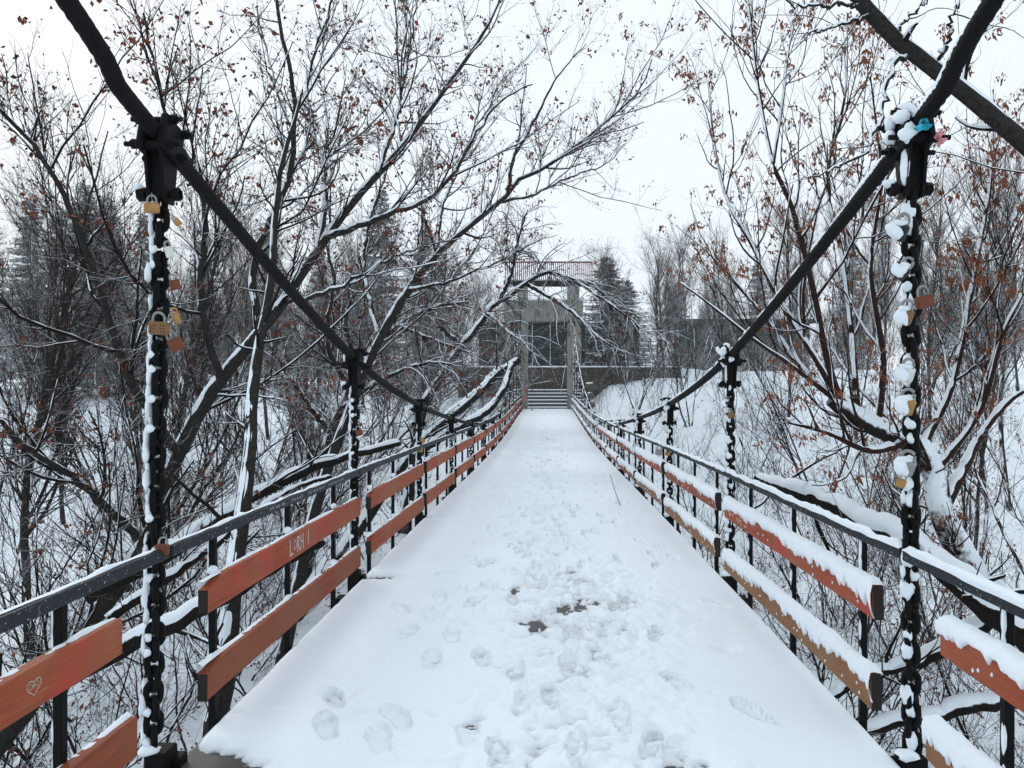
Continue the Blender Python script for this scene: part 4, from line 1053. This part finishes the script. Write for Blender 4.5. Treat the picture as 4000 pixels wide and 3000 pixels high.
# --- fallen logs and leaning snags
def log(label, pts, r0, r1, seed, snow=.04, mats=None, stubs=5, name='fallen_log'):
    P, R = limb(pts, r0, r1, 30, .008); loc = np.array(P.mean(0)); t = empty(name, tuple(loc), label, 'log')
    mb = MB(); V, F = tube_arrays((P-0)[None], R[None], 10); mb.add(V, F)
    for e in (0, -1):
        base = 0 if e == 0 else len(P)*10-10; ci = mb.n; mb.v.append(P[e][None]); mb.n += 1
        mb.f3.append(np.array([(base+q, base+(q+1) % 10, ci) for q in range(10)]))
    mb.build('log_wood', mats or M_bark, t, True)
    mb = MB(); snow_ridge(mb, spline(P, 90), np.interp(np.linspace(0, 1, 90), np.linspace(0, 1, 30), R), snow, seed, .12, 3., 1.1, 6); mb.build('snow', M_snow, t, True)
    rg = np.random.default_rng(seed); P1, R1 = grow(P[None], R[None], stubs/2., .05, .95, .8, .5, .9, .3, 7, .15, .05, .35, .03, rg=rg)
    if len(P1):
        P2, R2 = grow(P1, R1, 4, .1, .95, .4, .4, .8, .2, 5, .15, .05, .6, .008, rg=rg); P3, R3 = grow(P2, R2, 4, .1, .95, .2, .4, .8, .2, 4, .15, .05, .6, .004, rg=rg)
        V, F = polys((P1, R1, 6), (P2, R2, 4), (P3, R3, 3)); link('broken_branches', mesh_np('broken_branches', V-loc, F, M_twig), t, kind='stuff')
log('black snow-topped log slanting behind the nearest left railing bays', G([(-500, 3060, 5.4), (0, 2775, 5.5), (300, 2630, 5.6), (560, 2490, 5.7), (700, 2420, 5.8), (860, 2335, 6.0), (1080, 2210, 6.6), (1250, 2120, 7.4)]), .085, .05, 1)
log('long dark snowy trunk slanting up behind the second left railing bay', G([(330, 2330, 7.2), (620, 2180, 7.6), (780, 2080, 8), (960, 1960, 8.4), (1130, 1870, 8.8), (1330, 1790, 9.4), (1560, 1730, 10.2)]), .09, .04, 2)
log('thinner snowy branch lying just below the long dark trunk on the left', G([(420, 2420, 6.9), (700, 2230, 7.3), (900, 2080, 7.8), (1110, 1930, 8.3), (1290, 1860, 8.9)]), .05, .02, 3, .03)
log('cut snow-topped log leaning up towards the gate on the left', G([(1150, 2400, 13.5), (1380, 2090, 16), (1560, 1830, 18.5), (1667, 1703, 20), (1787, 1608, 21.5), (1870, 1532, 22.5), (1933, 1468, 23.3), (2022, 1408, 24)]), .17, .125, 4, .06)
log('shorter bent snowy log beside the far left railing', G([(1600, 1790, 19), (1720, 1710, 20), (1850, 1640, 21), (1908, 1601, 21.5), (1965, 1525, 22), (1988, 1468, 22.3), (1998, 1420, 22.5)]), .13, .09, 5, .05)
log('heavy snow-covered trunk lying behind the right handrail', G([(2960, 1870, 7.6), (3080, 1910, 7.2), (3233, 1955, 6.8), (3391, 2050, 6.4), (3550, 2115, 6.1), (3676, 2210, 5.9), (3866, 2366, 5.6), (4100, 2520, 5.4)]), .055, .13, 6, .06)
log('curved snowy bough low behind the nearest right chain', G([(3180, 2760, 6.3), (3400, 2640, 6.2), (3640, 2560, 6.1), (3800, 2470, 6.0), (3930, 2420, 5.9), (4150, 2480, 5.8)]), .03, .075, 7, .045)
log('snowy bough below the nearest right railing planks', G([(2900, 2990, 6.0), (3200, 2900, 6.0), (3450, 2840, 6.0), (3700, 2780, 5.9), (3950, 2740, 5.8), (4200, 2750, 5.8)]), .03, .06, 8, .04)
log('brown upright trunk rising behind the second left railing bay', [np.array((-3.05, 6.6, -4.2)), np.array((-2.95, 6.5, -2.5)), W(880, 2600, 6.4), W(905, 2350, 6.5), W(925, 2150, 6.7), W(960, 1900, 7.0), W(985, 1600, 7.4), W(1000, 1400, 7.6), W(1060, 1100, 7.8), W(1090, 700, 8.0), W(1180, 350, 8.2)], .13, .015, 9, .006, M_barkgrey, 5, 'young_tree')

# --- generic bare trees, saplings, shrubs and spruces: a few kinds, copied
def make_generic(seed, h, r0, spread, mats, name, dens=(2.0, 2.6, 2.4), lean=.08, leaves=0, snow=.02, multi=1, fine_r=.006, trop=.12, keys=0):
    rg = np.random.default_rng(seed); root = empty(name, (0, 0, 0))
    trunks = []
    for q in range(multi):
        a = rg.uniform(0, 2*np.pi); ln = lean*(1 if multi == 1 else 3.5); pts = [(0.12*q*math.cos(a), .12*q*math.sin(a), -.3)]; p = np.array(pts[0]); d = np.array((math.cos(a)*ln, math.sin(a)*ln, 1.))
        for k in range(6): d = nrm(d+rg.normal(0, .10, 3)+np.array((0, 0, .08))); p = p+d*h/6*rg.uniform(.8, 1.1); pts.append(tuple(p))
        trunks.append(limb(pts, r0*rg.uniform(.7, 1), r0*.12, 26, .01))
    P, R = stk(trunks)
    PA, RA = grow(P, R, dens[0]*.8, .22, .92, spread, .35, .70, .2, 12, .10, trop, .60, r0*.5, rg=rg, tshrink=.55)
    PB, RB = grow(np.concatenate([PA]), RA, dens[0], .15, .97, spread*.42, .4, .65, .2, 7, .14, trop, .6, .016, rg=rg)
    PC, RC = grow(PB, RB, dens[1], .10, .98, spread*.20, .4, .7, .2, 5, .16, trop*.7, .65, .009, rg=rg)
    PD, RD = grow(PC, RC, dens[2], .12, .98, spread*.10, .4, .7, .2, 3, .14, trop*.6, .8, fine_r, rg=rg, rtip=.6)
    lv = {}
    if leaves: V, F = leaf_mesh(PC, RC, leaves, .055, M_leaf, seed=seed); lv['dead_leaves'] = (V, F, M_leaf)
    if keys: V, F = leaf_mesh(PC, RC, keys, .036, M_key, 1.1, 8, seed, wr=(.12, .24)); lv['maple_keys'] = (V, F, M_key)
    tr = trunks[0]; lim = trunks[1:]
    tree_parts(root, tr, lim, [(PA, RA, 5), (PB, RB, 4), (PC, RC, 3), (PD, RD, 3)], mats, snow, lv, seed)
    print(name, seed, sum(len(c.data.polygons) for c in root.children)*2)
    return root
def make_spruce(seed, h, rad):
    rg = np.random.default_rng(seed); root = empty('spruce_tree', (0, 0, 0)); P, R = limb([(0, 0, -.3), (.05, .02, h*.5), (0, .05, h)], h*.014, .01, 20)
    V, F = polys((P[None], R[None], 8)); link('trunk', mesh_np('trunk', V, F, M_bark), root)
    M = int(h*34); t = rg.uniform(.08, .995, M); z = t*h; L = rad*(1-t)**.75*rg.uniform(.55, 1.1, M)+.15; az = rg.uniform(0, 2*np.pi, M)
    K = 6; out = np.empty((M, K, 3)); p = np.stack([0*z, 0*z, z], 1); d = np.stack([np.cos(az), np.sin(az), .25-.35*(1-t)], 1)
    for k in range(K): out[:, k] = p; p = p+d*(L/(K-1))[:, None]; d = nrm(d+np.array((0, 0, -.10+.06*k))+rg.normal(0, .06, (M, 3)))
    RR = np.linspace(1, .3, K)[None]*(.018+.008*L)[:, None]
    idx = np.repeat(np.arange(M), np.maximum(4, (L*24).astype(int))); tt = rg.uniform(.1, 1, len(idx)); pos, tan, _ = at_t(out, RR, idx, tt); n = len(idx)
    side = nrm(np.cross(tan, UPV)+rg.normal(0, .25, (n, 3)))*np.sign(rg.normal(size=(n, 1))); dd = nrm(side+tan*.7+np.array((0, 0, -.35))); ln = rg.uniform(.16, .46, (n, 1))*(1.15-tt[:, None]*.5)
    w = nrm(np.cross(dd, UPV)+rg.normal(0, .3, (n, 3)))*ln*.20
    a = pos; b = pos+dd*ln*.5+w; c = pos+dd*ln; e = pos+dd*ln*.5-w; m = pos+dd*ln*.5+UPV*ln*.10
    V2 = np.stack([a, b, c, e, m], 1).reshape(-1, 3); o = np.arange(n)[:, None]*5; F2 = np.concatenate([o+np.array(q) for q in ((0, 4, 1), (1, 4, 2), (0, 3, 4), (3, 2, 4))])
    V, F = tube_arrays(out, RR, 3); me = mesh_np('crown', np.concatenate([V, V2]), [F, F2+len(V)], M_needle); link('crown', me, root, kind='stuff')
    print('spruce', len(F2)); return root

gen = {}
gen['a'] = make_generic(31, 11, .095, 3.6, (M_barkgrey, M_twigbare), 'bare_tree', (4.2, 5.0, 4.6), leaves=900)
gen['b'] = make_generic(32, 9, .065, 3.2, (M_bark, M_twig), 'bare_tree', (3.4, 4.6, 4.4), .25, leaves=800, multi=2)
gen['c'] = make_generic(33, 13, .11, 3.2, (M_barkgrey, M_twigfar), 'bare_tree', (5.0, 5.2, 4.8), .05, fine_r=.007)
gen['d'] = make_generic(34, 10, .06, 2.8, (M_barkgrey, M_twigfar), 'bare_tree', (3.8, 5.0, 4.6), .12, multi=3, fine_r=.0065)
gen['e'] = make_generic(35, 8, .05, 3.0, (M_barkred, M_twigred), 'bare_tree', (2.8, 4.0, 3.6), .2, multi=3, keys=420, trop=.16)
sap = {}
for k, s in enumerate((41, 42, 43)):
    sap[k] = make_generic(s, (4.6, 5.6, 3.8)[k], .026, 1.3, ((M_barkred, M_twigred), (M_bark, M_twig), (M_barkgrey, M_twig))[k], 'sapling', (5.0, 8.0, 7.0), .2, multi=(2, 3, 2)[k], fine_r=.0028, snow=.010, trop=.10)
shr = {}
for k, s in enumerate((51, 52, 53)):
    shr[k] = make_generic(s, (1.7, 2.3, 1.3)[k], .016, .9, ((M_bark, M_twig), (M_barkred, M_twigred), (M_bark, M_twig))[k], 'shrub', (3.6, 6.0, 5.0), .4, multi=(7, 6, 8)[k], fine_r=.0030, snow=.010, trop=.02, leaves=(0, 120, 60)[k])
spr = {0: make_spruce(61, 15, 3.9), 1: make_spruce(62, 11, 3.3)}
protos = list(gen.values())+list(sap.values())+list(shr.values())+list(spr.values())
pr = random.Random(5)
def put(proto, x, y, s, label, cat, group, rz=None, dz=0):
    c = copy_tree(proto, (x, y, float(terrain(x, y))+dz), pr.uniform(0, 6.28) if rz is None else rz, s); tag(c, label, cat, group); return c
def xat(px, Y): return (px-2141)/3000*Y
LBL_L = 'bare grey-brown tree among many on the left bank'
LBL_R = 'bare grey tree among many on the right bank'
LBL_F = 'far bare tree behind the gate and stone wall'
# left bank trees
for px, Y, k, s in [(-300, 12, 'b', .9), (120, 15, 'a', .95), (420, 19, 'b', 1.05), (-150, 21, 'd', 1.0), (700, 22, 'a', 1.0), (930, 19, 'b', .85), (250, 26, 'c', .95), (560, 30, 'a', 1.0), (1120, 27, 'd', .95), (860, 33, 'c', .9), (1330, 31, 'b', 1.1), (1480, 36, 'a', .95),
                    (60, 34, 'd', 1.1), (400, 41, 'c', 1.0), (1050, 42, 'a', 1.1), (1230, 48, 'c', .95), (1600, 44, 'b', 1.1), (720, 50, 'd', 1.2), (150, 52, 'c', 1.1), (1420, 55, 'c', .9), (1760, 56, 'd', .95), (1650, 62, 'c', .85), (960, 60, 'c', 1.0), (500, 64, 'c', 1.1), (1850, 66, 'a', .9), (-100, 44, 'a', 1.1), (200, 58, 'd', 1.1), (620, 56, 'd', 1.1), (860, 66, 'd', 1.1), (1130, 64, 'd', 1.1), (1330, 68, 'd', 1.0), (1530, 58, 'd', 1.0), (1700, 50, 'd', .95), (1800, 40, 'b', .75), (40, 62, 'd', 1.1), (350, 60, 'd', 1.0), (760, 40, 'b', 1.0), (1400, 42, 'b', 1.0), (1180, 36, 'd', 1.0), (480, 24, 'd', .9), (640, 36, 'd', 1.0), (1560, 30, 'd', .7), (1000, 26, 'd', .85), (1250, 23, 'd', .75)]:
    put(gen[k], xat(px, Y), Y, s, LBL_L, 'tree', 'bare trees on the left bank')
for px, Y, k, s in [(1980, 62, 'd', .75), (2060, 70, 'c', .6), (2180, 74, 'd', .6), (1900, 74, 'c', .75), (2300, 72, 'd', .6), (2420, 66, 'c', .62)]:
    put(gen[k], xat(px, Y), Y, s, LBL_F, 'tree', 'bare trees behind the gate')
for px, Y, k, s in [(2480, 42, 'd', .78), (2450, 50, 'a', .85), (2540, 47, 'd', .95), (2600, 50, 'a', .85), (2650, 56, 'c', .9), (2720, 52, 'd', .95), (2560, 60, 'c', .8), (2700, 38, 'd', .80), (2830, 46, 'c', .8), (2950, 32, 'e', .9), (3080, 40, 'c', .95), (3220, 28, 'd', .95), (3350, 36, 'c', 1.0), (3480, 24, 'e', 1.05), (3620, 31, 'c', 1.05), (3800, 22, 'd', 1.1), (3950, 28, 'c', 1.1), (4150, 18, 'e', 1.1), (3700, 42, 'a', 1.1), (3150, 55, 'c', 1.0), (2900, 62, 'd', .9), (3450, 52, 'c', 1.05), (3980, 45, 'c', 1.2), (4200, 36, 'a', 1.1), (2760, 70, 'c', .7), (3750, 15.5, 'e', .85), (3300, 17, 'e', .72)]:
    put(gen[k], xat(px, Y), Y, s, LBL_R, 'tree', 'bare trees on the right bank')
# distant wood, both sides
for q in range(110):
    Y = pr.uniform(70, 120); px = pr.choice((pr.uniform(-400, 1750), pr.uniform(2600, 4400))); put(gen[pr.choice('cd')], xat(px, Y), Y, pr.uniform(.9, 1.35), 'distant bare tree in the hazy wood on the horizon', 'tree', 'distant wood')
# spruces
for px, Y, k, s, lab in [(1490, 68, 0, 1.20, 'tall dark spruce rising behind the left maple'), (1660, 72, 0, 1.05, 'second dark spruce just right of the tallest one behind the left maple'), (2370, 60, 1, (1.25, 1.25, .85), 'snow-dusted spruce right of the red railing on the tower'), (2440, 63, 1, (1.25, 1.25, .70), 'smaller snow-dusted spruce beside the one by the tower'),
                         (420, 60, 0, 1.05, 'broad dark spruce far left, fourth from the frame edge'), (230, 58, 0, .95, 'shorter broad spruce far left between two taller ones'), (330, 70, 0, 1.25, 'broad dark spruce far left, third from the frame edge'), (120, 66, 0, 1.1, 'broad dark spruce far left, second from the frame edge'), (-60, 74, 0, 1.2, 'dark spruce at the far left frame edge'), (560, 82, 0, 1.25, 'dark spruce behind the nearest left chain'), (800, 88, 0, 1.2, 'dark spruce in the far wood right of the nearest left chain'),
                         (2960, 95, 0, 1.0, 'dark spruce in the distance right of the shed'), (3330, 90, 0, 1.05, 'dark spruce far behind the right shoots'), (3780, 85, 0, 1.1, 'dark spruce far behind the nearest right chain'), (2640, 100, 1, 1.1, 'small dark spruce left of the shed'), (1050, 90, 0, 1.15, 'dark spruce far behind the leaning maple limbs'), (1250, 95, 0, 1.1, 'dark spruce between the far left trees and the tallest spruce')]:
    put(spr[k], xat(px, Y), Y, s, lab, 'tree', None)
# saplings
for px, Y, k, s in [(60, 7.5, 0, 1.1), (250, 8.5, 0, 1.15), (-100, 9.5, 1, 1.0), (420, 10, 1, 1.05), (160, 11.5, 2, 1.2), (560, 12.5, 0, 1.1), (760, 11.5, 2, 1.1), (900, 14, 1, 1.0), (330, 14.5, 2, 1.3), (1080, 12.5, 0, .9), (1000, 16.5, 1, 1.1), (660, 17, 1, 1.2), (1200, 19, 2, 1.2), (1450, 22, 0, 1.0), (1560, 26, 2, 1.0), (40, 17, 1, 1.2), (-60, 13, 2, 1.1)]:
    put(sap[k], xat(px, Y), Y, s, 'thin bare sapling among many below the left railing', 'sapling', 'saplings on the left bank')
for px, Y, k, s in [(2780, 13, 0, .95), (2950, 11, 0, 1.0), (3100, 9.5, 1, .95), (3250, 12, 0, 1.1), (3450, 9, 0, 1.1), (3620, 10.5, 2, 1.15), (3800, 8.5, 0, 1.15), (3950, 10, 1, 1.1), (4100, 8, 0, 1.1), (3020, 15, 2, 1.1), (3350, 15, 1, 1.2), (2650, 18, 2, .9), (2560, 22, 1, .9), (2480, 28, 2, .8), (2430, 34, 2, .8), (2520, 36, 1, .8), (2390, 40, 2, .7), (2350, 42, 1, .6), (2330, 45, 2, .55), (2410, 45, 1, .7), (2460, 40, 0, .7), (2450, 46, 2, .8), (2510, 44, 1, .9), (2570, 40, 2, .9), (2640, 30, 0, .9), (2760, 24, 1, 1.0), (2880, 19, 2, 1.1)]:
    put(sap[k], xat(px, Y), Y, s, 'thin bare sapling among many below the right railing', 'sapling', 'saplings on the right bank')
# shrubs
for q in range(110):
    Y = pr.uniform(5.5, 36); x = -1.9-pr.uniform(.25, 1)*(2+Y*.42)
    put(shr[pr.randrange(3)], x, Y, pr.uniform(.7, 1.2), 'low leafless snowy shrub among many in the ravine left of the bridge', 'shrub', 'shrubs left of the bridge')
for q in range(130):
    Y = 5.2+34*pr.random()**1.5; x = 1.8+pr.uniform(.1, 1)*(1.5+Y*.42)
    put(shr[pr.randrange(3)], x, Y, pr.uniform(.7, 1.25), 'low leafless snowy shrub among many in the ravine right of the bridge', 'shrub', 'shrubs right of the bridge')
for q in range(26):
    Y = pr.uniform(52, 57); x = pr.choice((pr.uniform(2.5, 14), pr.uniform(-9, -2.6)))
    put(shr[pr.randrange(3)], x, Y, pr.uniform(1.5, 2.6), 'tall twiggy bush among those in front of the green pavilion', 'shrub', 'bushes in front of the pavilion')
for q in range(24):
    Y = pr.uniform(66, 84); x = pr.uniform(9, 30)
    put(shr[pr.randrange(3)], x, Y, pr.uniform(1.8, 3.2), 'tall twiggy bush among those in front of the dark shed', 'shrub', 'bushes in front of the shed')
for q in range(40):
    Y = pr.uniform(52, 70); x = pr.uniform(-42, -7)
    put(shr[pr.randrange(3)], x, Y+8, pr.uniform(.9, 1.5), 'snowy bush in the row along the far edge of the left field', 'shrub', 'bushes edging the left field')
for p in protos:
    for ch in list(p.children): bpy.data.objects.remove(ch)
    bpy.data.objects.remove(p)

# haze in the snowy air
hz = MB(); hz.box((0, 60, 10), (306, 186, 44))
hm = bpy.data.materials.new('snowy_air'); hm.use_nodes = True; hm.node_tree.nodes.clear()
ho = hm.node_tree.nodes.new('ShaderNodeOutputMaterial'); hv = hm.node_tree.nodes.new('ShaderNodeVolumePrincipled'); hv.inputs['Density'].default_value = .0009; hv.inputs['Color'].default_value = (.93, .95, .98, 1); hv.inputs['Anisotropy'].default_value = .2
hm.node_tree.links.new(hv.outputs[0], ho.inputs['Volume'])
hz.build('haze', hm, None, kind='stuff')

# leaf litter and dry stalks on the ravine floor
n = 14000; rg = np.random.default_rng(77); Y = rg.uniform(4.5, 34, n); x = np.where(rg.random(n) < .45, -1.8-rg.random(n)*(2+Y*.6), 1.7+rg.random(n)*(2+Y*.5)); z = terrain(x, Y)+.01
d = nrm(rg.normal(size=(n, 3))*np.array((1, 1, .35))); s = nrm(np.cross(d, rg.normal(size=(n, 3)))); L = rg.uniform(.015, .042, (n, 1)); p = np.stack([x, Y, z+.02], 1)
V = np.stack([p-d*L, p+s*L*.5, p+d*L, p-s*L*.5+UPV*.01], 1).reshape(-1, 3); o = np.arange(n)[:, None]*4
lit = link('leaf_litter', mesh_np('leaf_litter', V, np.concatenate([o+np.array((0, 1, 2)), o+np.array((0, 2, 3))]), M_leafdk, False), kind='stuff'); tag(lit, 'fallen brown leaves scattered over the snowy ravine floor', 'leaves')
# a few flakes still falling
n = 500; p = np.stack([rg.uniform(-9, 9, n), rg.uniform(4, 24, n), rg.uniform(-2, 10, n)], 1); r = rg.uniform(.0025, .006, (n, 1, 1))
OCT = np.array([(1, 0, 0), (-1, 0, 0), (0, 1, 0), (0, -1, 0), (0, 0, 1), (0, 0, -1)]); V = (p[:, None]+OCT[None]*r).reshape(-1, 3); o = np.arange(n)[:, None]*6
F = np.concatenate([o+np.array(q) for q in ((0, 2, 4), (2, 1, 4), (1, 3, 4), (3, 0, 4), (2, 0, 5), (1, 2, 5), (3, 1, 5), (0, 3, 5))])
fl = link('falling_snow', mesh_np('falling_snow', V, F, M_snow), kind='stuff'); tag(fl, 'sparse snowflakes drifting down in front of the pale sky', 'snowflakes')
print('objects', len(bpy.data.objects), 'tris', sum(sum(len(p_.vertices)-2 for p_ in ()) or len(m.polygons)*2 for m in bpy.data.meshes))
